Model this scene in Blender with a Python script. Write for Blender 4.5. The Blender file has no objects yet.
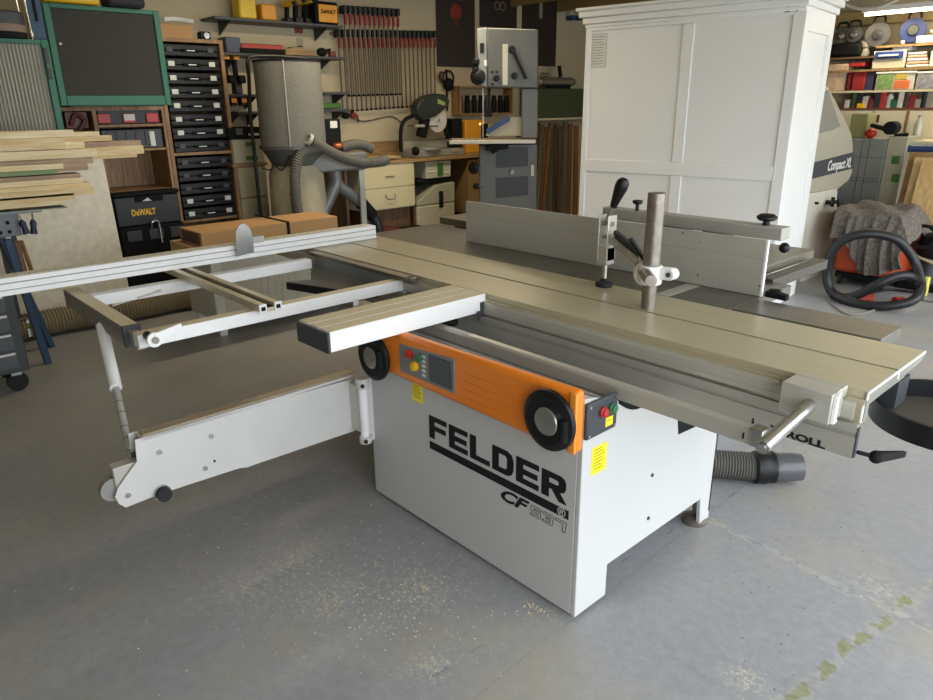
import bpy, bmesh, math, random
from mathutils import Vector, Matrix
random.seed(7)
S = bpy.context.scene
COL = S.collection
PI = math.pi
# ------------------------------------------------------------------ camera (solved from the perspective of the machine)
F = 700.0; CXp, CYp = 466.5, 350.0
pit, rol, yaw = map(math.radians, (19.29, -0.575, 47.53))
fw = Vector((-math.sin(yaw)*math.cos(pit), math.cos(yaw)*math.cos(pit), -math.sin(pit)))
r0 = Vector((math.cos(yaw), math.sin(yaw), 0)); u0 = r0.cross(fw)
RT = r0*math.cos(rol)+u0*math.sin(rol); UP = -r0*math.sin(rol)+u0*math.cos(rol)
CAM = Vector((1.16024, -1.53383, 1.62))
cd = bpy.data.cameras.new('camera'); cam = bpy.data.objects.new('camera', cd); COL.objects.link(cam)
m3 = Matrix((RT, UP, -fw)).transposed(); cam.matrix_world = Matrix.Translation(CAM) @ m3.to_4x4()
cd.sensor_fit = 'HORIZONTAL'; cd.sensor_width = 36; cd.lens = F/933*36; cd.clip_start = 0.05; cd.clip_end = 200
S.camera = cam
def ray(px, py): return (px-CXp)*RT-(py-CYp)*UP+F*fw
def P(px, py, ax, v):
    d = ray(px, py); return CAM+d*((v-CAM[ax])/d[ax])
def PD(px, py, D):
    d = ray(px, py); return CAM+d*(D/math.hypot(d[0], d[1]))
def PV(px, py, A, B):
    A = Vector(A).to_2d(); B = Vector(B).to_2d(); t = (B-A).normalized(); n = Vector((-t[1], t[0]))
    d = ray(px, py); k = (A-CAM.to_2d()).dot(n)/d.to_2d().dot(n); Q = CAM+d*k
    return (Q.to_2d()-A).dot(t), Q.z, Q
# ------------------------------------------------------------------ materials
def srgb(h):
    c = [int(h[i:i+2], 16)/255 for i in (0, 2, 4)]
    return [x/12.92 if x <= .04045 else ((x+.055)/1.055)**2.4 for x in c]
MAT = {}
def mat(name, hexc, rough=.5, metal=0., var=.06, scale=8., bump=0., bscale=None, stretch=None, spec=.5, coat=0.):
    if name in MAT: return MAT[name]
    m = bpy.data.materials.new(name); m.use_nodes = True; N = m.node_tree.nodes; L = m.node_tree.links
    b = N['Principled BSDF']; c = srgb(hexc)
    b.inputs['Roughness'].default_value = rough; b.inputs['Metallic'].default_value = metal
    b.inputs['Specular IOR Level'].default_value = spec
    if coat: b.inputs['Coat Weight'].default_value = coat
    tc = N.new('ShaderNodeTexCoord'); mp = N.new('ShaderNodeMapping'); L.new(tc.outputs['Object'], mp.inputs[0])
    if stretch: mp.inputs['Scale'].default_value = stretch
    nz = N.new('ShaderNodeTexNoise'); nz.inputs['Scale'].default_value = scale; nz.inputs['Detail'].default_value = 5
    L.new(mp.outputs[0], nz.inputs['Vector'])
    mx = N.new('ShaderNodeMix'); mx.data_type = 'RGBA'
    mx.inputs[6].default_value = [max(0, x*(1-var*2)) for x in c]+[1]; mx.inputs[7].default_value = [min(1, x*(1+var*2)) for x in c]+[1]
    L.new(nz.outputs['Fac'], mx.inputs[0]); L.new(mx.outputs[2], b.inputs['Base Color'])
    if bump:
        n2 = N.new('ShaderNodeTexNoise'); n2.inputs['Scale'].default_value = bscale or scale*4; n2.inputs['Detail'].default_value = 4
        L.new(mp.outputs[0], n2.inputs['Vector'])
        bp = N.new('ShaderNodeBump'); bp.inputs['Strength'].default_value = bump; bp.inputs['Distance'].default_value = .02
        L.new(n2.outputs['Fac'], bp.inputs['Height']); L.new(bp.outputs[0], b.inputs['Normal'])
    MAT[name] = m; return m
def wood(name, h1, h2, rough=.55, along=1, scale=14):
    if name in MAT: return MAT[name]
    m = mat(name, h1, rough); N = m.node_tree.nodes; L = m.node_tree.links; b = N['Principled BSDF']
    st = [scale]*3; st[along] = scale*.08
    tc = [n for n in N if n.bl_idname == 'ShaderNodeTexCoord'][0]
    mp = N.new('ShaderNodeMapping'); mp.inputs['Scale'].default_value = st; L.new(tc.outputs['Object'], mp.inputs[0])
    nz = N.new('ShaderNodeTexNoise'); nz.inputs['Scale'].default_value = 3; nz.inputs['Detail'].default_value = 6; nz.inputs['Distortion'].default_value = .6
    L.new(mp.outputs[0], nz.inputs['Vector'])
    cr = N.new('ShaderNodeValToRGB'); cr.color_ramp.elements[0].position = .35; cr.color_ramp.elements[1].position = .68
    cr.color_ramp.elements[0].color = srgb(h2)+[1]; cr.color_ramp.elements[1].color = srgb(h1)+[1]
    L.new(nz.outputs['Fac'], cr.inputs[0]); L.new(cr.outputs[0], b.inputs['Base Color']); return m
def emis(name, col, st):
    m = bpy.data.materials.new(name); m.use_nodes = True; b = m.node_tree.nodes['Principled BSDF']
    b.inputs['Base Color'].default_value = col+[1]; b.inputs['Emission Color'].default_value = col+[1]; b.inputs['Emission Strength'].default_value = st
    MAT[name] = m; return m
paint = mat('light_grey_paint', 'c3c3c1', .42, var=.02, scale=3)
dirtpaint = mat('light_grey_paint_worn', 'cbcac6', .45, var=.05, scale=5)
blackp = mat('black_plastic', '121315', .45, var=.1, spec=.35)
dullblack = mat('dull_black', '0e0f10', .75, var=.1, spec=.25)
orange = mat('orange_plastic', 'ee8422', .38, var=.02)
alu = mat('brushed_aluminium', 'b9b6ac', .36, .3, .05, 6, stretch=(1, 30, 30))
aludull = mat('dull_aluminium', 'a3a097', .42, .12, .05, 6)
alubright = mat('bright_aluminium', 'f1f1f0', .4, 0., .03, 6)
tabletop = mat('anodised_tabletop', 'b9b094', .33, .2, .05, 5, stretch=(1, 8, 8))
iron = mat('ground_cast_iron', '75716a', .33, .6, .18, 7)
steel = mat('plated_steel', 'b8b8b5', .25, .9, .1, 20)
oldsteel = mat('stained_steel', '8d857c', .38, .75, .2, 30, bump=.1)
chrome = mat('chrome', 'd8d8d8', .12, 1., .03)
yellowst = mat('yellow_sticker', 'f2e21c', .5, var=.02)
dgrey = mat('dark_grey_plastic', '3c3f44', .5, var=.06)
mgrey = mat('mid_grey_plastic', '7b7d7e', .5, var=.05)
white = mat('white_paint', 'e9e9e6', .4, var=.015, scale=3)
cream = mat('cream_laminate', 'cfc6a8', .5, var=.03)
redp = mat('red_plastic', 'b5281f', .4, var=.05)
greenp = mat('green_plastic', '3f6a24', .45, var=.05)
greenbtn = mat('green_button', '2c6b45', .35, var=.02)
greenframe = mat('green_frame_paint', '1f6b50', .45, var=.04)
screen = mat('charcoal_board', '3b3a36', .85, var=.04)
wallm = mat('painted_block_wall', 'bdb093', .9, var=.05, scale=2, bump=.1, bscale=30)
ceilm = mat('ceiling_board', 'c4b998', .9, var=.08, scale=2)
brownwood = wood('brown_wood', 'a5825a', '7f5f3f', along=2)
pine = wood('pine_timber', 'f0dbaa', 'd8b880', along=1)
pinepale = wood('pale_timber', 'fbecc6', 'e6cd9a', along=1)
pinedark = wood('weathered_timber', 'c4a985', 'a1866a', along=1)
darkboard = wood('dark_board', '6f5034', '4a3320', along=2)
benchw = wood('bench_wood', 'a98a5c', '84683f', along=1)
card = mat('cardboard', 'b68e5f', .85, var=.06, scale=4)
marble = mat('speckled_stone_board', 'e4dcc8', .55, var=.12, scale=18)
yellowt = mat('tool_yellow', 'e0b31a', .4, var=.05)
amber = mat('tool_amber', 'd89420', .4, var=.05)
bluep = mat('dark_blue_plastic', '2a4664', .5, var=.06)
blueb = mat('blue_plastic', '2b4080', .5, var=.06)
wirem = mat('grey_filter_cloth', '7a786f', .75, var=.16, scale=60, bump=.3, bscale=120)
hosem = mat('grey_hose', '5c5a54', .6, var=.1)
hoseblk = mat('black_hose', '1c1d20', .45, var=.08)
hosetan = mat('tan_hose', '80745a', .6, var=.1)
glass = mat('tinted_window', '7f7f7a', .12, var=.02)
paper = mat('paper', 'd9d8d0', .8, var=.02)
ink = mat('print_grey', '8f8d88', .8, var=.02)
label = mat('white_label', 'dcdcd4', .6, var=.02)
saw = mat('saw_grey', '5f605c', .45, .1, .05)
clearp = mat('clear_plastic', 'cfcabb', .3, var=.06)
bag = mat('cream_dust_bag', 'a39a82', .8, var=.12, scale=9, bump=.4, bscale=12)
poster = mat('dark_poster', '2c2320', .45, var=.15, scale=4)
reddish = mat('poster_red', '8c2a22', .5, var=.2, scale=9)
rubber = mat('rubber', '202122', .8, var=.08)
# ------------------------------------------------------------------ mesh builder
MW = {}
class MB:
    def __init__(s): s.bm = bmesh.new()
    def poly(s, pts):
        vs = [s.bm.verts.new(p) for p in pts]; return s.bm.faces.new(vs)
    def hexa(s, b, t):
        B = [s.bm.verts.new(p) for p in b]; T = [s.bm.verts.new(p) for p in t]; n = len(B)
        s.bm.faces.new(B[::-1]); s.bm.faces.new(T)
        for i in range(n): s.bm.faces.new((B[i], B[(i+1) % n], T[(i+1) % n], T[i]))
        return s
    def box(s, x0, x1, y0, y1, z0, z1):
        x0, x1 = sorted((x0, x1)); y0, y1 = sorted((y0, y1)); z0, z1 = sorted((z0, z1))
        q = [(x0, y0), (x1, y0), (x1, y1), (x0, y1)]
        return s.hexa([(a, b, z0) for a, b in q], [(a, b, z1) for a, b in q])
    def prism(s, pts, vec):
        v = Vector(vec); pts = [Vector(p) for p in pts]
        return s.hexa(pts, [p+v for p in pts])
    def bar(s, p0, p1, w, h, up=(0, 0, 1), tw=None, th=None):
        p0 = Vector(p0); p1 = Vector(p1); d = (p1-p0).normalized(); up = Vector(up)
        a = d.cross(up)
        if a.length < 1e-4: a = d.cross(Vector((1, 0, 0)))
        a.normalize(); b = a.cross(d); tw = w if tw is None else tw; th = h if th is None else th
        f = lambda p, w, h: [p+a*(-w/2)+b*(-h/2), p+a*(w/2)+b*(-h/2), p+a*(w/2)+b*(h/2), p+a*(-w/2)+b*(h/2)]
        return s.hexa(f(p0, w, h), f(p1, tw, th))
    def lathe(s, c, axis, prof, seg=20, caps=True):
        c = Vector(c); d = Vector(axis).normalized(); a = d.orthogonal().normalized(); b = d.cross(a); rings = []
        for r, h in prof:
            rings.append([s.bm.verts.new(c+d*h+(a*math.cos(t)+b*math.sin(t))*max(r, 1e-4)) for t in [2*PI*i/seg for i in range(seg)]])
        for A, B in zip(rings, rings[1:]):
            for i in range(seg): s.bm.faces.new((A[i], A[(i+1) % seg], B[(i+1) % seg], B[i]))
        if caps: s.bm.faces.new(rings[0][::-1]); s.bm.faces.new(rings[-1])
        return s
    def cyl(s, p0, p1, r, r1=None, seg=20):
        p0 = Vector(p0); p1 = Vector(p1)
        return s.lathe(p0, p1-p0, [(r, 0), (r if r1 is None else r1, (p1-p0).length)], seg)
    def ring(s, c, axis, ro, ri, h, seg=32):
        c = Vector(c); d = Vector(axis).normalized(); a = d.orthogonal().normalized(); b = d.cross(a); R = []
        for r, k in ((ro, 0), (ro, h), (ri, h), (ri, 0)):
            R.append([s.bm.verts.new(c+d*k+(a*math.cos(t)+b*math.sin(t))*r) for t in [2*PI*i/seg for i in range(seg)]])
        for j in range(4):
            A, B = R[j], R[(j+1) % 4]
            for i in range(seg): s.bm.faces.new((A[i], A[(i+1) % seg], B[(i+1) % seg], B[i]))
        return s
    def tube(s, pts, r, seg=10, rib=0., step=None):
        pts = [Vector(p) for p in pts]
        if len(pts) > 2:   # Catmull-Rom
            Q = [pts[0]]+pts+[pts[-1]]; out = []
            for i in range(1, len(Q)-2):
                for k in range(8):
                    t = k/8; p0, p1, p2, p3 = Q[i-1], Q[i], Q[i+1], Q[i+2]
                    out.append(.5*((2*p1)+(-p0+p2)*t+(2*p0-5*p1+4*p2-p3)*t*t+(-p0+3*p1-3*p2+p3)*t**3))
            pts = out+[pts[-1]]
        if step:
            out = [pts[0]]; carry = 0
            for A, B in zip(pts, pts[1:]):
                L = (B-A).length; k = step-carry
                while k <= L: out.append(A.lerp(B, k/L)); k += step
                carry = L-(k-step)
            pts = out
        n = len(pts); prev = None; rings = []
        a = None
        for i, p in enumerate(pts):
            d = (pts[min(i+1, n-1)]-pts[max(i-1, 0)]).normalized()
            a = d.orthogonal().normalized() if a is None else (a-d*a.dot(d)).normalized()
            b = d.cross(a); rr = r+(rib if i % 2 else 0)
            rings.append([s.bm.verts.new(p+(a*math.cos(t)+b*math.sin(t))*rr) for t in [2*PI*j/seg for j in range(seg)]])
        for A, B in zip(rings, rings[1:]):
            for i in range(seg): s.bm.faces.new((A[i], A[(i+1) % seg], B[(i+1) % seg], B[i]))
        s.bm.faces.new(rings[0][::-1]); s.bm.faces.new(rings[-1]); return s
    def ball(s, c, r, sc=(1, 1, 1), seg=16):
        m = Matrix.Translation(c) @ Matrix.Diagonal((sc[0], sc[1], sc[2], 1))
        bmesh.ops.create_uvsphere(s.bm, u_segments=seg, v_segments=seg//2+2, radius=r, matrix=m); return s
    def pb(s, ax, v, px0, py0, px1, py1, depth, fwd=0.):
        """box whose front lies on plane ax=v and covers the pixel box; goes back by depth"""
        mx, my = (px0+px1)/2, (py0+py1)/2; o = 1-ax
        a, b = P(px0, my, ax, v)[o], P(px1, my, ax, v)[o]; z1, z0 = P(mx, py0, ax, v)[2], P(mx, py1, ax, v)[2]
        sg = -1 if ax == 0 else 1; v0 = v-sg*fwd; v1 = v+sg*depth
        if ax == 0: s.box(v0, v1, a, b, z0, z1)
        else: s.box(a, b, v0, v1, z0, z1)
        return s
    def build(s, name, m, parent=None, bevel=0., local=False, seg=2):
        bm = s.bm
        bmesh.ops.recalc_face_normals(bm, faces=bm.faces)
        if parent is not None and not local and parent.name in MW: bm.transform(MW[parent.name].inverted())
        for f in bm.faces: f.smooth = True
        for e in bm.edges:
            if len(e.link_faces) != 2 or e.calc_face_angle(0) > .6: e.smooth = False
        me = bpy.data.meshes.new(name); bm.to_mesh(me); bm.free(); me.materials.append(m)
        o = bpy.data.objects.new(name, me); COL.objects.link(o)
        if parent is not None: o.parent = parent; MW[o.name] = MW.get(parent.name, Matrix())
        if bevel:
            b = o.modifiers.new('bevel', 'BEVEL'); b.width = bevel; b.segments = seg; b.limit_method = 'ANGLE'; b.angle_limit = .7
        return o
def tag(o, lab, cat, group=None):
    o['label'] = lab; o['category'] = cat
    if group: o['group'] = group
    return o
def thing(name, lab, cat, loc=(0, 0, 0), rz=0., group=None):
    o = bpy.data.objects.new(name, None); COL.objects.link(o); o.location = loc; o.rotation_euler = (0, 0, rz); o.empty_display_size = .05
    MW[o.name] = Matrix.Translation(loc) @ Matrix.Rotation(rz, 4, 'Z'); return tag(o, lab, cat, group)
def struct(name, mb, m, bevel=0.):
    o = mb.build(name, m, bevel=bevel); o['kind'] = 'structure'; return o
def solo(name, mb, m, lab, cat, group=None, bevel=0.):
    """a thing that is one mesh; origin moved to its base"""
    bm = mb.bm; xs = [v.co for v in bm.verts]
    c = Vector(((min(v.x for v in xs)+max(v.x for v in xs))/2, (min(v.y for v in xs)+max(v.y for v in xs))/2, min(v.z for v in xs)))
    bm.transform(Matrix.Translation(-c)); o = mb.build(name, m, bevel=bevel); o.location = c; return tag(o, lab, cat, group)
def kids(o): return [c for c in o.children]
def dup(o, loc=None, lab=None, group=None, parent=None, d=0):
    c = o.copy(); COL.objects.link(c)
    if parent is not None: c.parent = parent
    if loc is not None: c.location = loc
    if lab: c['label'] = lab
    if group: c['group'] = group
    for ch in KIDS.get(o.name, []): dup(ch, parent=c, d=d+1)
    return c
KIDS = {}
def reg(root):   # remember the children of a prototype before copying
    allo = list(bpy.data.objects)
    def rec(o):
        KIDS[o.name] = [x for x in allo if x.parent == o]
        for k in KIDS[o.name]: rec(k)
    rec(root); return root
def text(body, size, org, ex, ez, m, parent, name='lettering', off=0., shear=0., xs=1., outline=0., width=None, font_space=1.):
    """lettering as a mesh: origin org, writing direction ex, up direction ez"""
    cu = bpy.data.curves.new(name, 'FONT'); cu.body = body; cu.size = size; cu.offset = off; cu.shear = shear; cu.space_character = font_space
    cu.resolution_u = 3
    if outline: cu.fill_mode = 'NONE'; cu.bevel_depth = outline; cu.bevel_resolution = 0
    else: cu.extrude = .0006
    t = bpy.data.objects.new('tmp', cu); COL.objects.link(t); bpy.context.view_layer.update()
    me = bpy.data.meshes.new_from_object(t.evaluated_get(bpy.context.evaluated_depsgraph_get()))
    bpy.data.objects.remove(t); bpy.data.curves.remove(cu)
    X = Vector(ex).normalized(); Z = Vector(ez).normalized(); N = X.cross(Z)
    if width:
        w = max(v.co.x for v in me.vertices)-min(v.co.x for v in me.vertices); xs = width/w
    M4 = Matrix((X*xs, Z, N)).transposed().to_4x4(); M4.translation = Vector(org)
    W = MW.get(parent.name, Matrix()) if parent else Matrix()
    me.transform(W.inverted() @ M4); me.materials.clear(); me.materials.append(m)
    o = bpy.data.objects.new(name, me); COL.objects.link(o)
    if parent: o.parent = parent; MW[o.name] = W
    return o
# ================================================================== THE SETTING
XW, YW, YL, XO, ZC = -5.72, 7.62, -4.6, 2.0, 2.95
def floor_mat():
    m = mat('painted_concrete', 'adaeb2', .38, var=.1, scale=1.3, bump=.12, bscale=9); N = m.node_tree.nodes; L = m.node_tree.links; b = N['Principled BSDF']
    tc = [n for n in N if n.bl_idname == 'ShaderNodeTexCoord'][0]
    base = b.inputs['Base Color'].links[0].from_socket
    # fine worn speckle
    nz = N.new('ShaderNodeTexNoise'); nz.inputs['Scale'].default_value = 26; nz.inputs['Detail'].default_value = 8; nz.inputs['Roughness'].default_value = .7; L.new(tc.outputs['Object'], nz.inputs['Vector'])
    cr = N.new('ShaderNodeValToRGB'); e = cr.color_ramp.elements; e[0].position = .3; e[1].position = .62; e[0].color = srgb('9c9c98')+[1]; e[1].color = srgb('c9c8c4')+[1]
    L.new(nz.outputs['Fac'], cr.inputs[0])
    mx = N.new('ShaderNodeMix'); mx.data_type = 'RGBA'; mx.blend_type = 'MULTIPLY'; mx.inputs[0].default_value = .55; L.new(base, mx.inputs[6]); L.new(cr.outputs[0], mx.inputs[7])
    cur = mx.outputs[2]
    sep = N.new('ShaderNodeSeparateXYZ')
    wob = N.new('ShaderNodeTexNoise'); wob.inputs['Scale'].default_value = 3; wob.inputs['Detail'].default_value = 6; L.new(tc.outputs['Object'], wob.inputs['Vector'])
    L.new(tc.outputs['Object'], sep.inputs[0])
    def M(op, a, b=None, c=None):
        n = N.new('ShaderNodeMath'); n.operation = op
        for i, v in enumerate((a, b, c)):
            if v is None: continue
            if isinstance(v, (int, float)): n.inputs[i].default_value = v
            else: L.new(v, n.inputs[i])
        return n.outputs[0]
    def line(p, q, w, col, wobble, alpha, clip=None, gate=None):
        nonlocal cur
        p = Vector(p); q = Vector(q); d = (q-p).normalized(); n = (-d.y, d.x); k = n[0]*p.x+n[1]*p.y
        dist = M('SUBTRACT', M('ADD', M('MULTIPLY', sep.outputs[0], n[0]), M('MULTIPLY', sep.outputs[1], n[1])), k)
        dist = M('ADD', dist, M('MULTIPLY', M('SUBTRACT', wob.outputs['Fac'], .5), wobble))
        f = M('SUBTRACT', 1, M('DIVIDE', M('ABSOLUTE', dist), w)); f = M('MAXIMUM', f, 0); f = M('MINIMUM', M('MULTIPLY', f, 2.2), alpha)
        f = M('MULTIPLY', f, M('GREATER_THAN', (gate or nz).outputs['Fac'], .49 if gate is None else .52))
        if clip is not None:
            al = M('ADD', M('MULTIPLY', sep.outputs[0], d.x), M('MULTIPLY', sep.outputs[1], d.y)); f = M('MULTIPLY', f, M('GREATER_THAN', al, clip[0])); f = M('MULTIPLY', f, M('LESS_THAN', al, clip[1]))
        x = N.new('ShaderNodeMix'); x.data_type = 'RGBA'; L.new(f, x.inputs[0]); L.new(cur, x.inputs[6]); x.inputs[7].default_value = srgb(col)+[1]; cur = x.outputs[2]
    a = P(760, 545, 2, 0); b_ = P(933, 632, 2, 0); g2 = N.new('ShaderNodeTexNoise'); g2.inputs['Scale'].default_value = 14; g2.inputs['Detail'].default_value = 3; L.new(tc.outputs['Object'], g2.inputs['Vector'])
    line((a.x, a.y), (b_.x, b_.y), .018, 'bdb8a9', .05, .38); line((a.x, a.y), (b_.x, b_.y), .006, '86837a', .05, .6, gate=g2)
    a = P(915, 595, 2, 0); b_ = P(795, 694, 2, 0); line((a.x, a.y), (b_.x, b_.y), .026, '7d8055', .12, .85, gate=g2); line((a.x, a.y), (b_.x, b_.y), .03, 'bab5a0', .12, .2)
    a = P(575, 618, 2, 0); b_ = P(470, 700, 2, 0); line((a.x, a.y), (b_.x, b_.y), .004, '77787a', .05, .6); a = P(690, 520, 2, 0); b_ = P(615, 565, 2, 0); line((a.x, a.y), (b_.x, b_.y), .005, '6f7072', .05, .6, gate=g2)
    # worn tan patches
    n3 = N.new('ShaderNodeTexNoise'); n3.inputs['Scale'].default_value = 1.1; n3.inputs['Detail'].default_value = 7; n3.inputs['Roughness'].default_value = .65; L.new(tc.outputs['Object'], n3.inputs['Vector'])
    c3 = N.new('ShaderNodeValToRGB'); c3.color_ramp.elements[0].position = .50; c3.color_ramp.elements[1].position = .68; c3.color_ramp.elements[0].color = (0, 0, 0, 1); c3.color_ramp.elements[1].color = (.8, .8, .8, 1)
    L.new(n3.outputs['Fac'], c3.inputs[0])
    x = N.new('ShaderNodeMix'); x.data_type = 'RGBA'; L.new(c3.outputs[0], x.inputs[0]); L.new(cur, x.inputs[6]); x.inputs[7].default_value = srgb('a8a08c')+[1]; cur = x.outputs[2]
    # films of wood dust
    nf = N.new('ShaderNodeTexNoise'); nf.inputs['Scale'].default_value = 55; nf.inputs['Detail'].default_value = 10; nf.inputs['Roughness'].default_value = .85; nf.inputs['Distortion'].default_value = .5; L.new(tc.outputs['Object'], nf.inputs['Vector'])
    def blob(px, py, r, al):
        nonlocal cur
        c = P(px, py, 2, 0); d = M('POWER', M('ADD', M('POWER', M('SUBTRACT', sep.outputs[0], c.x), 2), M('POWER', M('SUBTRACT', sep.outputs[1], c.y), 2)), .5)
        f = M('MAXIMUM', M('SUBTRACT', 1, M('DIVIDE', d, r)), 0); f = M('MULTIPLY', M('MINIMUM', M('MAXIMUM', M('MULTIPLY', M('SUBTRACT', M('ADD', nf.outputs['Fac'], M('MULTIPLY', f, .13)), .60), 14), 0), 1), al)
        f = M('MULTIPLY', f, M('GREATER_THAN', M('SUBTRACT', r, d), 0))
        x = N.new('ShaderNodeMix'); x.data_type = 'RGBA'; L.new(f, x.inputs[0]); L.new(cur, x.inputs[6]); x.inputs[7].default_value = srgb('d8cfb4')+[1]; cur = x.outputs[2]
    for bl_ in ((420, 590, .24, .6), (330, 600, .26, .5), (300, 560, .25, .4), (745, 680, .14, .6), (430, 665, .14, .6), (560, 610, .10, .5), (250, 590, .3, .35), (880, 590, .16, .45)): blob(*bl_)
    # fine scuffs stretched one way, dark specks
    mp4 = N.new('ShaderNodeMapping'); mp4.inputs['Rotation'].default_value = (0, 0, .6); mp4.inputs['Scale'].default_value = (5, 34, 1); L.new(tc.outputs['Object'], mp4.inputs[0])
    n4 = N.new('ShaderNodeTexNoise'); n4.inputs['Scale'].default_value = 2.2; n4.inputs['Detail'].default_value = 9; n4.inputs['Roughness'].default_value = .75; n4.inputs['Distortion'].default_value = .8; L.new(mp4.outputs[0], n4.inputs['Vector'])
    c4 = N.new('ShaderNodeValToRGB'); c4.color_ramp.elements[0].position = .60; c4.color_ramp.elements[1].position = .74; c4.color_ramp.elements[0].color = (0, 0, 0, 1); c4.color_ramp.elements[1].color = (.5, .5, .5, 1); L.new(n4.outputs['Fac'], c4.inputs[0])
    x = N.new('ShaderNodeMix'); x.data_type = 'RGBA'; L.new(c4.outputs[0], x.inputs[0]); L.new(cur, x.inputs[6]); x.inputs[7].default_value = srgb('d2cfc6')+[1]; cur = x.outputs[2]
    c5 = N.new('ShaderNodeValToRGB'); c5.color_ramp.elements[0].position = .24; c5.color_ramp.elements[1].position = .33; c5.color_ramp.elements[0].color = (.55, .55, .55, 1); c5.color_ramp.elements[1].color = (0, 0, 0, 1); L.new(n4.outputs['Fac'], c5.inputs[0])
    x = N.new('ShaderNodeMix'); x.data_type = 'RGBA'; L.new(c5.outputs[0], x.inputs[0]); L.new(cur, x.inputs[6]); x.inputs[7].default_value = srgb('7d7c78')+[1]; cur = x.outputs[2]
    L.new(cur, b.inputs['Base Color'])
    rr = N.new('ShaderNodeMapRange'); rr.inputs[3].default_value = .28; rr.inputs[4].default_value = .55; L.new(nz.outputs['Fac'], rr.inputs[0]); L.new(rr.outputs[0], b.inputs['Roughness'])
    return m
struct('floor', MB().box(XW-.2, XO+.1, YL-.2, YW+.2, -.1, 0), floor_mat())
struct('wall_back', MB().box(XW-.2, XW, YL, YW, 0, ZC), wallm)
struct('wall_right', MB().box(XW-.2, XO, YW, YW+.2, 0, ZC), wallm)
struct('wall_left', MB().box(XW-.2, XO, YL-.2, YL, 0, ZC), wallm)
fr = MB(); fr.box(XO, XO+.12, YL, YW, 2.7, ZC); fr.box(XO, XO+.12, YL, -2.2, 0, 2.7); fr.box(XO, XO+.12, 6.9, YW, 0, 2.7)
struct('wall_front', fr, wallm)
struct('ceiling', MB().box(XW-.2, XO+.2, YL-.2, YW+.2, ZC, ZC+.1), ceilm)
struct('trim_1', MB().box(XW, XO, YW-.1, YW, 2.42, 2.56), mat('wall_plate_wood', 'b39c6c', .7))
gd = struct('ground', MB().box(XO+.1, 14, -12, 14, -.12, -.02), mat('outdoor_concrete', 'b9b5aa', .9))
jm = mat('rafter_wood', '9a8152', .8)
for i, yy in enumerate((7.2, 6.5, 5.6, 4.7, 3.8)):
    struct('trim_%d' % (i+2), MB().box(XW, XO, yy-.025, yy+.025, ZC-.15, ZC), jm)
# ---- light fittings
tubem = emis('lit_tube', [1, .88, .68], 7.)
def tube_light(x0, x1, y, z, lab, grp=None):
    t = thing('tube_light', lab, 'light', ((x0+x1)/2, y, z), group=grp)
    MB().box(x0, x1, y-.03, y+.03, z+.02, z+.07).build('batten', white, t, .004)
    MB().cyl((x0+.03, y, z), (x1-.03, y, z), .016, seg=12).build('tube', tubem, t)
    for x_ in (x0+.2, x1-.2): MB().cyl((x_, y, z+.07), (x_, y, ZC), .004, seg=6).build('hanger', steel, t)
    return t
a = P(862, 15, 1, 7.15); tube_light(a.x, a.x+1.5, 7.15, a.z, 'lit white tube light below the rafters at the top right')
tl2 = [(-4.6, 1.6), (-4.6, 4.4)]
def area(name, loc, rot, sx, sy, power, col):
    l = bpy.data.lights.new(name, 'AREA'); l.shape = 'RECTANGLE'; l.size = sx; l.size_y = sy; l.energy = power; l.color = col
    o = bpy.data.objects.new(name, l); COL.objects.link(o); o.location = loc; o.rotation_euler = rot; return o
area('ceiling_lamp_back', (-3.9, 2.6, 2.75), (0, 0, 0), .15, 3.2, 46, (1, .84, .6))
area('ceiling_lamp_right', (a.x+.75, 7.1, a.z-.05), (0, 0, 0), 1.5, .12, 17, (1, .85, .62))
# daylight through the open garage door
W = bpy.data.worlds.new('daylight'); S.world = W; W.use_nodes = True
bg = W.node_tree.nodes['Background']; bg.inputs[0].default_value = (.88, .94, 1, 1); bg.inputs[1].default_value = 4.2
po = area('door_portal', (XO+.02, 2.35, 1.35), (0, math.radians(90), 0), 2.7, 9.1, 1, (1, 1, 1)); po.data.cycles.is_portal = True
# ================================================================== THE COMBINATION SAW
M_ = thing('panel_saw', 'light grey and orange sliding table saw lettered FELDER in the middle of the garage floor', 'saw', (0, 0, 0))
L_, T_ = -1.118, .89
b = MB()
b.box(L_, -.0185, 0, .018, .018, .79)                                             # front sheet
b.box(L_, L_+.015, .018, .86, .05, .70); b.box(L_, 0, .845, .86, .05, .70)
b.prism([(0, .0, .0155), (0, .168, .0155), (0, .168, .14), (0, .775, .14), (0, .79, .02), (0, .86, .02), (0, .86, .69), (0, .33, .688), (0, .16, .75), (0, .11, .77), (0, .05, .79), (0, 0, .80)], (-.018, 0, 0))
b.box(L_+.015, -.018, .018, .845, .14, .155); b.box(L_+.015, -.018, .3, .36, .155, .69)
b.box(L_, -.018, 0.018, .05, .775, .79); b.box(L_, -.018, .15, .20, .69, .745)
cab = b.build('cabinet', paint, M_, .003)
MB().box(L_+.03, -.55, .10, .75, .02, .14).build('plinth', dgrey, M_)
MB().box(-1.75, -.45, .87, 1.95, .02, .80).build('planer_body', paint, M_, .006)
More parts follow.
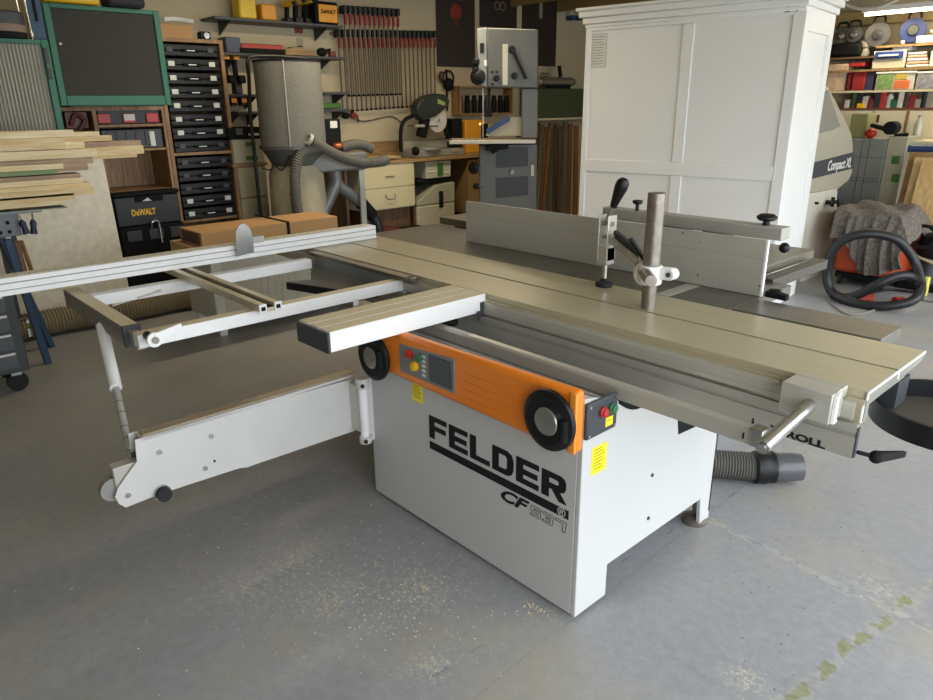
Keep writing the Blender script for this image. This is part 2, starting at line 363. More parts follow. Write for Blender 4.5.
# lettering on the front sheet
ZB, ZT = .418, .512; lw = (.73-.045)/6
let = MB()
def stroke(x0, x1, z0, z1): let.box(x0, x1, -.0012, .0, z0, z1)
H = ZT-ZB; s_ = .026; w = lw-.012
def ringpoly(x, wd, zt, zb, rr=.03):
    import itertools
    o = [(x, zt), (x+wd-rr, zt), (x+wd-rr*.3, zt-rr*.3), (x+wd, zt-rr), (x+wd, zb+rr), (x+wd-rr*.3, zb+rr*.3), (x+wd-rr, zb), (x, zb)]
    q = rr*.35; X0, X1, Z0, Z1 = x+s_+.006, x+wd-s_-.004, zb+s_*.82, zt-s_*.82
    i = [(X0, Z1), (X1-q, Z1), (X1-q*.3, Z1-q*.3), (X1, Z1-q), (X1, Z0+q), (X1-q*.3, Z0+q*.3), (X1-q, Z0), (X0, Z0)]
    for k in range(8):
        j = (k+1) % 8
        let.prism([(o[k][0], 0, o[k][1]), (o[j][0], 0, o[j][1]), (i[j][0], 0, i[j][1]), (i[k][0], 0, i[k][1])], (0, -.0012, 0))
x = -.73
for c in 'FELDER':
    v = .032
    if c in 'FEL': stroke(x, x+v, ZB, ZT)
    if c in 'FE': stroke(x+v, x+w, ZT-s_*.8, ZT); stroke(x+v, x+w*.94, ZB+H*.38, ZB+H*.38+s_*.8)
    if c in 'EL': stroke(x+v, x+w, ZB, ZB+s_*.8)
    if c == 'D': ringpoly(x, w, ZT, ZB)
    if c == 'R':
        ringpoly(x, w, ZT, ZB+H*.36, .022); stroke(x, x+v, ZB, ZB+H*.36+.002)
        let.prism([(x+w*.42, 0, ZB+H*.37), (x+w*.75, 0, ZB+H*.37), (x+w*1.05, 0, ZB), (x+w*.72, 0, ZB)], (0, -.0012, 0))
    x += lw
let.build('lettering', blackp, cab)
MB().box(-.73, -.043, -.0012, 0, .37, .402).build('underline_bar', blackp, cab)
text('®', .045, (-.088, -.0016, .371), (1, 0, 0), (0, 0, 1), paint, cab, 'registered_mark')
text('CF', .062, (-.355, -.0008, .317), (1, 0, 0), (0, 0, 1), blackp, cab, 'model_letters', off=.0022, shear=.35, width=.135)
gl = MB(); GX, GZ, gw, gh = -.205, .317, .045, .038
def gpath(k, pts, closed=True):
    P3 = [(GX+k*.053+(u*gw)+(v*gh)*.12, -.0008, GZ+v*gh) for u, v in pts]
    for a_, b_ in zip(P3, P3[1:]+P3[:1]): gl.bar(a_, b_, .0012, .0014)
gpath(0, [(0, 1), (1, 1), (1, .78), (.27, .78), (.27, .64), (.88, .64), (1, .54), (1, .1), (.88, 0), (0, 0), (0, .2), (.74, .2), (.74, .43), (0, .43)])
gpath(1, [(0, 1), (.88, 1), (1, .9), (1, .58), (.92, .5), (1, .42), (1, .1), (.88, 0), (0, 0), (0, .2), (.74, .2), (.74, .42), (.3, .42), (.3, .58), (.74, .58), (.74, .78), (0, .78)])
gpath(2, [(0, 1), (1, 1), (1, 0), (.72, 0), (.72, .78), (0, .78)])
gl.build('model_number', blackp, cab)
def sticker(parent, c, ex, w_, h_, n, nm='warning_sticker', m=yellowst):
    c = Vector(c); ex = Vector(ex); n = Vector(n); z = Vector((0, 0, 1)); q = [c-ex*w_/2-z*h_/2, c+ex*w_/2-z*h_/2, c+ex*w_/2+z*h_/2, c-ex*w_/2+z*h_/2]
    s = MB().prism(q, n*.0012).build(nm, m, parent)
    t = MB()
    for k in range(int(h_/.011)-1):
        zz = h_/2-.012-k*.011; ww = w_*.38
        t.prism([c-ex*ww+z*zz, c+ex*ww*(.4+.6*((k*37) % 5)/4)+z*zz, c+ex*ww*(.4+.6*((k*37) % 5)/4)+z*(zz+.003), c-ex*ww+z*(zz+.003)], n*.0018)
    t.build('print', mat('sticker_print', '8f8522', .6), s if parent.type == 'EMPTY' else parent); return s
sticker(cab, (-.796, 0, .58), (1, 0, 0), .062, .075, (0, -1, 0))
sticker(cab, (0, .083, .575), (0, 1, 0), .075, .095, (1, 0, 0))
# dark openings in the end sheet
b = MB(); b.prism([(.0015, .165, .765)]+[(.0015, .17+.16*k/8, .735-.02*math.sin(PI*k/8)-.05*k/8) for k in range(9)], (-.004, 0, 0)); b.build('opening', dullblack, cab)
b = MB(); b.prism([P(678, 418, 0, .0015), P(678.5, 434.5, 0, .0015), P(695, 427, 0, .0015), P(697, 424, 0, .0015)], (-.004, 0, 0)); b.build('opening', dullblack, cab)
b = MB()
for px, py in ((652, 475), (648, 518)):
    q = P(px, py, 0, 0); MB().cyl(q, q+Vector((.004, 0, 0)), .007, seg=10).build('bolt', dgrey, cab)
q = P(694, 521, 2, 0); MB().lathe((q.x, q.y, 0), (0, 0, 1), [(.05, 0), (.052, .018), (.035, .03), (.012, .034), (.012, .12)]).build('levelling_foot', oldsteel, M_)
# orange fascia
b = MB(); b.prism([(-1.10, -.045, .64), (-.2, -.045, .632), (0.004, -.045, .632), (.004, -.045, .835), (-1.10, -.045, .815)], (0, .044, 0))
fas = b.build('control_fascia', orange, M_, .016, seg=3)
b = MB(); b.prism([(-.02, -.05, .636), (.006, -.05, .636), (.006, -.05, .83), (-.02, -.05, .83)], (0, .01, 0)); b.build('raised_edge', mat('bright_orange_plastic', 'f79a34', .35, var=.02), fas, .004)  # rounded border moulded in a brighter orange
b = MB()
for k in range(4): z0 = .67+.03*k; b.box(-.50+.01*k, -.24, -.0475, -.044, z0, z0+.005)
b.build('moulded_rib', orange, fas, .0015)
b = MB(); b.prism([(-.835, -.049, .672), (-.525, -.049, .672), (-.525, -.049, .80), (-.835, -.049, .782)], (0, .006, 0)); pan = b.build('control_panel', mgrey, fas, .006)
MB().box(-.66, -.54, -.052, -.049, .684, .785).build('display', mat('lcd_screen', '2e3337', .2, var=.03), fas, .002)
for (px, py, m_, r) in ((410, 354, redp, .015), (420, 357.5, greenbtn, .013), (415, 366, yellowt, .017)):
    q = P(px, py, 1, -.05); MB().lathe(q, (0, -1, 0), [(r*1.2, 0), (r*1.2, .004), (r, .006), (r, .014), (r*.8, .016)], 16).build('push_button', m_, fas)
b = MB()
for k in range(5): b.box(-.70, -.682, -.0505, -.0485, .69+.018*k, .70+.018*k)
b.build('indicator_keys', label, fas)
# handwheels
def handwheel(c, r, hang):
    c = Vector(c)
    h = MB().lathe(c, (0, -1, 0), [(r*.5, -.004), (r*.9, 0), (r, .012), (r*.98, .026), (r*.8, .034), (r*.55, .026), (r*.5, .026)], 40).build('handwheel', blackp, M_)
    MB().lathe(c, (0, -1, 0), [(r*.46, .02), (r*.46, .034), (r*.43, .037), (.001, .037)], 32, caps=False).build('steel_cap', steel, h)
    k = c+Vector((math.cos(hang)*r*.72, -.036, math.sin(hang)*r*.72-.0))
    MB().cyl(k+Vector((0, 0, .028)), k+Vector((0, 0, -.042)), .013, .016, 14).build('folding_handle', dullblack, h, .003)
handwheel((-.082, -.046, .727), .098, math.radians(0)); handwheel((-.985, -.046, .693), .095, math.radians(15))
# switch box on the end sheet
q0, q1 = P(587.5, 421, 0, .014), P(617.5, 413, 0, .014)
b = MB(); b.box(0, .014, q0.y, q1.y, P(602, 434, 0, .014).z, P(602, 399, 0, .014).z); sb = b.build('switch_box', dgrey, M_, .006)
for (px, py, m_) in ((603, 412, redp), (612, 408, greenbtn)):
    q = P(px, py, 0, .016); MB().lathe(q, (1, 0, 0), [(.017, 0), (.017, .006), (.013, .008), (.013, .014), (.010, .016)], 18).build('push_button', m_, sb)
sticker(sb, P(609, 421, 0, .014), (0, 1, 0), .036, .03, (1, 0, 0), 'switch_sticker')
b = MB()
for yy in (q0.y+.012, q1.y-.012):
    for zz in (P(602, 434, 0, .014).z+.012, P(602, 399, 0, .014).z-.012): MB().cyl((.013, yy, zz), (.0165, yy, zz), .005, seg=8).build('screw', steel, sb)
# beam, front rail, carriage
b = MB()
for ya_, yb_, z0_, z1_, xe in ((.385, .40, .70, .762, .612), (.39, .40, .762, .775, .612), (.385, .40, .775, .799, .612), (.40, .70, .70, .799, .30)): b.box(-2.2, xe, ya_, yb_, z0_, z1_)
beam = b.build('slide_beam', aludull, M_)
MB().box(.6125, .6165, .387, .402, .702, .79).build('end_plate', dgrey, beam)
text('X-ROLL', .029, (.385, .3840, .7035), (1, 0, 0), (0, 0, 1), blackp, beam, 'lettering', off=.0012, width=.162)
q = P(753, 422, 1, .3845); q2 = P(753, 430, 1, .3845)
b = MB(); b.box(q.x-.003, q.x+.002, .3838, .3848, q.z, q.z+.012); b.prism([(q.x-.006, .3838, q.z), (q.x+.005, .3838, q.z), (q.x, .3838, q.z-.008)], (0, .001, 0)); b.build('position_mark', blackp, beam)
RY = .16; rz1, rz0 = P(560, 366, 1, RY).z, P(678, 420.5, 1, RY).z; rx = P(759, 438, 1, RY).x
b = MB(); b.prism([(-1.12, RY, rz0), (-1.12, RY, rz1-.008), (-1.12, RY+.006, rz1), (-1.12, RY+.032, rz1), (-1.12, RY+.032, rz0)], (1.12+rx, 0, 0))
rail = b.build('front_rail', alu, M_, .001)
MB().box(rx-.026, rx+.010, RY-.004, RY+.038, rz0, rz1+.004).build('rail_stop', steel, rail, .003)
MB().box(rx-.045, rx-.040, RY-.001, RY, rz0+.012, rz0+.03).build('position_mark', blackp, rail)
q = P(0, 0, 2, 0)
Xa, Xb = -2.62, .615
b = MB()
prof = [(.41, .89), (.638, .89), (.638, .878), (.652, .878), (.652, .89), (.885, .89), (.885, .872), (.875, .862), (.72, .852), (.705, .80), (.405, .80), (.405, .808), (.383, .811), (.383, .858), (.392, .862), (.40, .862), (.40, .868), (.41, .868)]
vs0 = [(Xa, y_, z_) for y_, z_ in prof]
# split the concave profile into convex strips
def strip(y0, y1, z0, z1, x0=Xa, x1=Xb): b.box(x0, x1, y0, y1, z0, z1)
strip(.41, .638, .868, .89); strip(.652, .885, .872, .89); strip(.638, .652, .86, .876); strip(.40, .43, .7995, .868); strip(.43, .72, .848, .868); strip(.43, .70, .7995, .848, Xa, .30)
b.prism([(Xa, .70, .848), (Xa, .72, .852), (Xa, .875, .864), (Xa, .885, .872), (Xa, .70, .872)], (Xb-Xa, 0, 0))
car = b.build('sliding_table', tabletop, M_)
MB().box(Xa, Xb-.001, .6385, .6515, .8765, .8775).build('table_slot', dullblack, car)
b = MB(); b.prism([(Xa+.2, .384, .812), (Xa+.2, .384, .850), (Xa+.2, .39, .858), (Xa+.2, .405, .862), (Xa+.2, .41, .862), (Xa+.2, .41, .808), (Xa+.2, .388, .808)], (Xb-.02-Xa-.2, 0, 0))
b.build('side_channel', alubright if False else alu, car)
b = MB(); b.box(Xa+.2, Xb-.03, .3835, .3855, .826, .828); b.build('channel_line', aludull, car)
MB().prism([(Xb, .405, .805), (Xb, .405, .888), (Xb, .883, .888), (Xb, .883, .874), (Xb, .72, .855), (Xb, .43, .850), (Xb, .43, .805)], (.0025, 0, 0)).build('end_face', mat('end_face_grey', '85857d', .5), car)  # galvanised grey plate closing the table end
b = MB(); b.box(Xb, Xb+.004, .405, .885, .884, .891); b.box(Xb, Xb+.004, .404, .411, .868, .889); b.box(Xb, Xb+.004, .383, .39, .81, .858); b.box(Xb, Xb+.004, .64, .65, .862, .889); b.build('bright_rim', white, car)
# end bracket with round handle
b = MB(); b.box(.432, .567, .30, .383, .812, .898); b.box(.432, .567, .383, .405, .868, .898)
br = b.build('end_bracket', alu, M_, .003)
MB().cyl((.514, .30, .853), (.514, .035, .822), .0185, seg=24).build('round_handle', steel, br)
MB().cyl((.514, .035, .822), (.514, .028, .821), .012, seg=20).build('handle_end', steel, br)
b = MB(); b.prism([(.568, .31, .814), (.568, .31, .89), (.568, .325, .90), (.568, .335, .90), (.568, .325, .88), (.568, .325, .83), (.568, .335, .814)], (.008, 0, 0)); b.build('bracket_lip', alubright, br)
# wing knob on the beam end
a1 = P(857, 452, 0, .62); a2 = P(876, 457, 0, .66); 
wk = MB().cyl(a1, a2, .006, seg=10).ball(a2, .018, (1, 1.1, 1)).bar(a2, P(904, 454, 0, .67), .02, .03, tw=.012, th=.018).build('wing_knob', dullblack, M_, .002)
# round tray beyond the table end
b = MB().ring((.758, .70, .745), (0, 0, 1), .207, .196, .062, 48); tr = b.build('round_tray', blackp, M_)
MB().lathe((.758, .70, .745), (0, 0, 1), [(.197, 0), (.197, .008)], 48).build('tray_base', mat('tray_base_grey', '4b4640', .5), tr)
MB().box(.55, .62, .66, .76, .765, .847).build('tray_arm', dgrey, tr)
# ------------------------------------------------------------------ cast iron tables and jointer
b = MB(); b.box(-2.38, -.04, .90, 1.44, .845, .885); b.box(-.04, .48, .925, 1.125, .845, .885)
it = b.build('cast_iron_table', iron, M_, .002)
MB().box(-.36, -.30, .905, 1.15, .8852, .8865).build('table_joint_strip', alu, it)
MB().box(-1.7, -.5, .9, 1.4, .79, .845).build('table_ribs', dgrey, M_)
b = MB(); b.box(-2.36, -.2, 1.46, 2.05, .885, .93); jt = b.build('jointer_table', mat('jointer_table_iron', '756f61', .35, .5, .15, 6), M_, .004)
b = MB(); b.box(-.17, -.11, 1.42, 2.0, .855, .90); b.box(-.2, -.17, 1.5, 1.9, .86, .885); b.build('table_lip', mat('lip_bronze_grey', '57524a', .4, .5), jt, .003)
MB().box(-2.1, -.5, 1.5, 1.98, .80, .885).build('table_support', dgrey, jt)
b = MB(); b.box(-1.775, -.045, 1.16, 1.172, .887, 1.111); b.box(-1.775, -.05, 1.172, 1.20, .887, .897); b.box(-1.775, -.05, 1.172, 1.20, 1.0, 1.008); b.box(-1.775, -.05, 1.172, 1.20, .95, .958); b.box(-1.775, -.05, 1.195, 1.2, .887, 1.01)
jf = b.build('jointer_fence', alu, M_)
MB().box(-1.775, -.045, 1.1594, 1.16, 1.035, 1.0375).build('fence_groove', aludull, jf)
MB().box(-.046, -.038, 1.159, 1.174, .887, 1.112).build('end_edge', white, jf)
b = MB()
for px, py in ((538, 256), (683, 233), (698, 275), (699, 242), (760, 286)):
    q = P(px, py, 1, 1.1595); MB().cyl(q, q+Vector((0, -.002, 0)), .005, seg=8).build('fence_screw', steel, jf)
b = MB(); p0, p1 = P(604, 198, 1, 1.27), P(783, 238, 1, 1.27)
b.box(-.88, -.03, 1.25, 1.33, 1.098, 1.148); b.cyl((-.88, 1.29, 1.098), (-.88, 1.29, 1.148), .04, seg=20)
gb = b.build('guard_bar', aludull, M_, .004)
b = MB(); b.box(-.62, -.52, 1.17, 1.26, 1.02, 1.06); b.box(-.6, -.5, 1.3, 1.40, .93, 1.10); b.box(-.40, -.30, 1.3, 1.4, .93, 1.098); b.box(-.65, -.25, 1.20, 1.25, .93, 1.03); b.build('fence_carrier', dgrey, M_, .003)
def knob(c, r, parent, h=.03):
    c = Vector(c); MB().lathe(c, (0, 0, 1), [(r*.35, -.03), (r*.35, 0), (r*.75, .002), (r, .010), (r, .018), (r*.7, h*.9), (.001, h)], 24, caps=False).build('clamping_knob', blackp, parent)
knob((-.72, 1.27, 1.178), .024, gb, .022); knob((-.115, 1.29, 1.165), .040, gb)
MB().cyl((-.115, 1.29, 1.148), (-.115, 1.29, 1.17), .012, seg=12).build('knob_stud', blackp, gb); MB().cyl((-.72, 1.27, 1.14), (-.72, 1.27, 1.16), .008, seg=12).build('knob_stud', steel, gb)
MB().ball((-.075, 1.40, 1.045), .022).build('side_knob', blackp, M_)
b = MB(); b.prism([(-.03, 1.17, .886), (.06, 1.16, .886), (.06, 1.19, .886), (-.04, 1.24, .886)], (0, 0, .022)); b.cyl((.0, 1.2, .886), (.0, 1.2, .915), .02, seg=14); b.build('guard_lever', dullblack, M_, .003)
# ------------------------------------------------------------------ crosscut outrigger
fr_ = thing  # keep helper name
b = MB(); b.box(-1.42, -1.365, -.80, .395, .81, .86); orr = b.build('outrigger_rail', alubright, M_, .003)
MB().box(-1.418, -1.367, -.797, .39, .8602, .8612).build('top_sheet', mat('beige_top_paint', 'dccfb2', .5), orr)  # thin beige sheet gives the rail top a tone of its own
MB().box(-1.50, -1.42, -.79, -.76, .79, .845).build('corner_joint', aludull, M_)
b = MB(); b.box(-2.14, -2.08, -.745, .33, .81, .86); b.build('outrigger_rail', alubright, M_, .003)
b = MB(); b.box(-2.30, -1.515, -.805, -.745, .785, .86); eb = b.build('outrigger_end_bar', mat('worn_frame_aluminium', '8c8577', .42, .4), M_, .003)
MB().box(-1.517, -1.500, -.808, -.742, .782, .863).build('end_cap', dgrey, eb, .004)
MB().box(-2.298, -1.518, -.803, -.747, .8602, .8612).build('top_sheet', mat('beige_top_paint', 'dccfb2', .5), eb)  # same beige sheet, top of the bar paler than its sides
b = MB(); ba0, ba1 = -2.36, -1.32
b.box(ba0, ba1, -.352, -.322, .862, .892); b.box(ba0, ba1, -.29, -.262, .862, .892); b.box(ba0, ba1, -.322, -.29, .862, .877)
mb_ = b.build('grooved_cross_bar', mat('cross_bar_aluminium', 'd3c8ac', .38, .45), M_, .002)
MB().box(ba0, ba1+.001, -.32, -.292, .8772, .8785).build('bar_groove', dullblack, mb_)
b = MB(); b.box(ba1, ba1+.004, -.355, -.324, .86, .894); b.build('bar_end', white, mb_); MB().box(ba1, ba1+.004, -.29, -.259, .86, .894).build('bar_end', white, mb_)
b = MB()
for yy in (-.339, -.275): MB().box(ba1+.004, ba1+.0055, yy-.009, yy+.009, .868, .884).build('bar_end_cavity', dullblack, mb_)
q = P(155, 340, 0, -1.29)
b = MB(); b.cyl((-1.365, q.y-.0, q.z), (-1.29, q.y, q.z), .016, seg=16); rr_ = b.build('pivot_pin', blackp, M_)
b = MB(); b.cyl((-1.30, q.y, q.z), (-1.288, q.y, q.z), .027, seg=20); b.bar((-1.294, q.y, q.z+.004), (-1.33, q.y+.11, q.z+.02), .018, .04, tw=.012, th=.02); b.build('pivot_lever', alubright, rr_, .002)
MB().cyl((-1.289, q.y, q.z), (-1.280, q.y, q.z), .012, seg=16).build('pivot_nut', oldsteel, rr_)
b = MB(); b.box(-2.15, -1.29, .355, .405, .868, .886); b.cyl((-1.29, .38, .868), (-1.29, .38, .886), .025, seg=16); cp = b.build('clamp_plate', mat('clamp_plate_steel', '6f6a60', .4, .6), M_, .002)
MB().box(-2.12, -1.4, .37, .399, .80, .868).build('clamp_web', mat('clamp_web_grey', '8a8c8c', .45, .4), cp)
MB().box(-1.40, -1.36, .388, .402, .775, .868).build('locating_tab', white, cp, .003)
b = MB(); b.prism([(-1.95, .10, .80), (-1.55, .22, .80), (-1.50, .30, .80), (-1.60, .33, .80), (-1.9, .22, .80)], (0, 0, -.04)); b.cyl((-1.62, .27, .76), (-1.50, .33, .79), .03, seg=14); b.build('frame_lock', blackp, M_, .004)
b = MB(); b.bar((-2.08, -.46, .835), P(112, 305, 2, .80), .025, .008); b.build('frame_brace', alu, M_)
# support strut from arm to frame
s0 = Vector((-1.235, -.925, .475)); s1 = Vector((-1.80, -.80, .80))
mid = s0.lerp(s1, .52)
MB().cyl(s0, mid, .0135, seg=16).build('strut_rod', mat('strut_steel', 'b9b9b6', .3, .35), M_)
MB().cyl(mid-(s1-s0)*.03, s1, .022, seg=20).build('strut_sleeve', alubright, M_)
b = MB()
for k in (.12, .2, .3, .38): q = s0.lerp(s1, k); MB().cyl(q, q+(s1-s0).normalized()*.004, .0142, seg=16).build('strut_notch', oldsteel, M_)
# swing arm
def ap(px, py, dx=0.): return P(px, py, 0, -1.18+dx)
out = [(355, 378), (135, 440), (137, 462), (135, 464), (118, 488), (115, 497), (119, 504), (126, 507.5), (160, 494), (240, 468), (247, 467.5), (255, 464.5), (357, 430)]
pts = [ap(*p) for p in out]
b = MB()
bm_ = b.bm; f1 = [bm_.verts.new(p) for p in pts]; f2 = [bm_.verts.new(p+Vector((-.004, 0, 0))) for p in pts]
bm_.faces.new(f1); bm_.faces.new(f2[::-1])
for i in range(len(pts)): j = (i+1) % len(pts); bm_.faces.new((f1[i], f1[j], f2[j], f2[i]))
g1 = [p+Vector((-.066, 0, 0)) for p in pts]; v1 = [bm_.verts.new(p) for p in g1]; v2 = [bm_.verts.new(p+Vector((-.004, 0, 0))) for p in g1]
bm_.faces.new(v1); bm_.faces.new(v2[::-1])
for i in range(len(pts)): j = (i+1) % len(pts); bm_.faces.new((v1[i], v1[j], v2[j], v2[i]))
t0, t1 = ap(135, 440), ap(355, 378)
b.box(-1.25, -1.18, t0.y+.02, t1.y, t0.z-.012, t0.z-.002)
arm = b.build('swing_arm', dirtpaint, M_)
MB().box(-1.236, -1.194, t0.y+.03, t1.y, t0.z-.004, t0.z+.004).build('top_rail', mat('arm_rail_worn', 'a09078', .5, .3), arm)
b = MB()
for px, py in ((159, 452), (211, 436), (205, 468), (128, 495)):
    q = ap(px, py); MB().cyl(q, q+Vector((.007, 0, 0)), .009, seg=10).build('bolt', steel, arm)
b = MB()
for px, py in ((214.5, 461),): q = ap(px, py); b.cyl(q, q+Vector((.002, 0, 0)), .005, seg=8)
b.build('drilled_hole', dullblack, arm)
q = ap(162, 492); MB().cyl(q, q+Vector((.03, 0, 0)), .026, seg=24).build('stop_roller', rubber, arm); MB().cyl(q, q+Vector((.012, 0, 0)), .029, seg=24).build('roller_washer', steel, arm)
q = ap(119, 491); MB().cyl(q+Vector((-.05, -.01, 0)), q+Vector((-.02, -.01, 0)), .042, seg=24).build('guide_wheel', mat('wheel_grey', '8c8a85', .5), arm)
q = ap(126, 476); MB().box(-1.24, -1.19, q.y-.035, q.y+.05, q.z-.08, q.z+.035).build('strut_block', alu, arm, .003)
MB().cyl(s0, s0+Vector((0, 0, .025)), .016, seg=6).build('strut_nut', steel, arm)
# hinge on the cabinet
hx, hy = P(363.5, 405, 1, -.055).x, -.055
b = MB(); b.cyl((hx, hy, .30), (hx, hy, .565), .018, seg=20); hg = b.build('hinge_barrel', alubright, M_)
MB().box(-1.215, hx-.012, hy-.006, hy+.012, .32, .53).build('hinge_link', dirtpaint, M_, .002)
for z0, z1 in ((.283, .313), (.53, .562), (.553, .575)): MB().cyl((hx, hy, z0), (hx, hy, z1), .026 if z1 < .57 else .03, seg=20).build('hinge_collar', dirtpaint, hg, .002)
MB().box(-1.124, -1.098, -.030, -.001, .275, .58).build('hinge_plate', dirtpaint, hg, .001)
b = MB()
for z0 in (.30, .55): MB().cyl((hx+.02, hy-.012, z0), (hx+.032, hy-.020, z0), .008, seg=10).build('hinge_bolt', blackp, hg)
# ------------------------------------------------------------------ short extension table
EZ = P(330.5, 353, 0, -.835).z
b = MB(); b.box(-1.04, -.835, -.34, .402, EZ, .884)
for x0, x1 in ((-1.04, -.975), (-.969, -.905), (-.899, -.835)): b.box(x0, x1, -.34, .402, .884, .891)
et = b.build('extension_table', alubright, M_, .0015)
for x0, x1 in ((-1.039, -.976), (-.968, -.906), (-.898, -.837)):
    MB().box(x0, x1, -.338, .40, .8911, .8922).build('table_strip', tabletop, et)
b = MB(); b.box(-1.043, -.833, -.352, -.34, EZ-.004, .888); b.build('end_cap', dgrey, et, .003)
b = MB(); b.box(-.835, -.828, .37, .39, .80, .86); b.cyl((-.82, .35, .79), (-.82, .35, .83), .006, seg=10); b.build('locking_stud', dgrey, et)
q = P(450, 321, 2, .80); MB().lathe((q.x, q.y, .785), (0, 0, 1), [(.03, 0), (.034, .01), (.034, .022), (.01, .03), (.01, .04)], 20).build('clamping_knob', blackp, M_)
# ------------------------------------------------------------------ crosscut fence
FY0, FY1 = -1.45, .835
b = MB(); b.box(-2.29, -2.205, FY0, FY1, .892, .965)
b.box(-2.205, -2.198, FY0, FY1, .945, .965); b.box(-2.205, -2.198, FY0, FY1, .892, .913); b.box(-2.205, -2.198, FY0, FY1, .9165, .9405)
cf = b.build('crosscut_fence', alubright, M_, .001)
MB().box(-2.2048, -2.2035, FY0, FY1-.001, .894, .963).build('fence_groove', mat('groove_grey', '8d8d8a', .5), cf)
MB().box(-2.285, -2.225, FY0+.01, FY1-.02, .9652, .9662).build('scale_tape', mat('scale_tape', 'ebe3d0', .5, var=.04), cf)
b = MB()
for k in range(int((FY1-FY0-.05)/.01)):
    yy = FY0+.02+k*.01; l = .016 if k % 5 else .03
    b.box(-2.2255, -2.2255-l*.8, yy, yy+.0032, .9662, .9667)
b.build('scale_marks', mat('scale_print', '3a3a3a', .6), cf)
MB().box(-2.27, -2.21, FY1, FY1+.004, .90, .96).build('end_cap', dgrey, cf)
b = MB(); n_ = 14
pts = [(-2.165, -.035+.0, .915)]+[(-2.165, .01-.045*math.cos(PI*k/n_), 1.0+.075*math.sin(PI*k/n_)) for k in range(n_+1)]+[(-2.165, .055, .925)]
b.prism([Vector(p) for p in pts], (-.008, 0, 0)); fs = b.build('flip_stop', steel, cf, .001)
b = MB(); b.box(-2.27, -2.17, .04, .12, .968, 1.0); b.cyl((-2.24, .06, 1.0), (-2.24, .06, 1.03), .012, seg=10); b.build('stop_carriage', alu, cf, .003)
MB().lathe((-2.215, .035, 1.01), (0, -1, 0), [(.014, 0), (.017, .01), (.01, .03)], 12).build('stop_knob', blackp, cf)
# ================================================================== hold-down clamp on the sliding table
H_ = thing('hold_down_clamp', 'steel hold-down clamp with black lever grip standing upright on the sliding table', 'clamp', (-.253, .69, .89))
b = MB().cyl((-.253, .69, .8905), (-.253, .69, .985), .027, seg=24); b.cyl((-.253, .69, .985), (-.253, .69, 1.06), .02, seg=24); cc = b.build('column', oldsteel, H_)
MB().cyl((-.253, .69, 1.055), (-.253, .69, 1.318), .0315, seg=28).build('column_upper', oldsteel, H_, .002)
MB().cyl((-.253, .69, .8895), (-.253, .69, .905), .012, .022, 20).build('column_tip', steel, H_)
b = MB().ring((-.253, .69, .985), (0, 0, 1), .042, .026, .07, 28); col_ = b.build('clamp_collar', alubright, H_, .004)
b = MB(); b.bar((-.215, .70, 1.03), (-.175, .71, 1.03), .03, .045); b.cyl((-.178, .69, 1.03), (-.178, .73, 1.03), .022, seg=16); b.build('collar_ear', alubright, col_, .004)
MB().cyl((-.178, .684, 1.03), (-.178, .691, 1.03), .009, seg=10).build('ear_bolt', dgrey, col_)
e0 = PD(651, 281, 2.47)
tf = Vector((-.576, .85, .89))
MB().cyl(e0, Vector((-.36, .78, 1.02)), .0215, seg=22).build('cross_rod', oldsteel, H_, .002)
MB().ring(Vector((-.30, .735, 1.01)), (e0-Vector((-.36, .78, 1.02))), .05, .024, .035, 24).build('rod_clamp', alubright, H_, .004)
MB().cyl((-.36, .70, 1.14), (-.31, .73, 1.06), .009, seg=12).build('tommy_bar', blackp, H_)
b = MB(); b.bar((-.555, .845, 1.10), (-.35, .78, 1.035), .03, .035, tw=.034, th=.03); b.cyl((-.35, .78, .985), (-.35, .78, 1.07), .018, seg=14); b.build('clamp_arm', steel, H_, .004)
MB().bar((-.53, .84, 1.125), (-.37, .79, 1.07), .018, .02).build('arm_link', dgrey, H_, .003)
b = MB(); b.box(tf.x-.026, tf.x-.018, tf.y-.03, tf.y+.03, 1.00, 1.19); b.box(tf.x+.018, tf.x+.026, tf.y-.03, tf.y+.03, 1.00, 1.19); b.box(tf.x-.026, tf.x+.026, tf.y-.028, tf.y+.028, .985, 1.06)
tb_ = b.build('toggle_body', alu, H_, .006)
b = MB(); b.cyl((tf.x-.03, tf.y-.005, 1.155), (tf.x+.032, tf.y-.005, 1.155), .011, seg=14); b.cyl((tf.x-.03, tf.y-.005, 1.10), (tf.x+.032, tf.y-.005, 1.10), .009, seg=14); b.build('pivot_pin', steel, tb_)
MB().cyl((tf.x, tf.y, .915), (tf.x, tf.y, 1.0), .011, seg=16).build('spindle', chrome, H_)
MB().lathe(tf, (0, 0, 1), [(.034, 0), (.038, .006), (.036, .016), (.018, .022), (.014, .034)], 24).build('pressure_pad', rubber, H_)
g0 = Vector((tf.x, tf.y-.01, 1.16)); g1 = P(613, 207, 1, .84); g2 = P(624.5, 179, 1, .84)
MB().cyl(g0, g1, .011, .009, 14).build('lever_rod', steel, H_)
d = (g2-g1); n = d.length
MB().lathe(g1, d, [(.013, 0), (.016, n*.12), (.021, n*.4), (.027, n*.72), (.025, n*.9), (.015, n*1.0), (.002, n*1.03)], 20).build('lever_grip', blackp, H_)
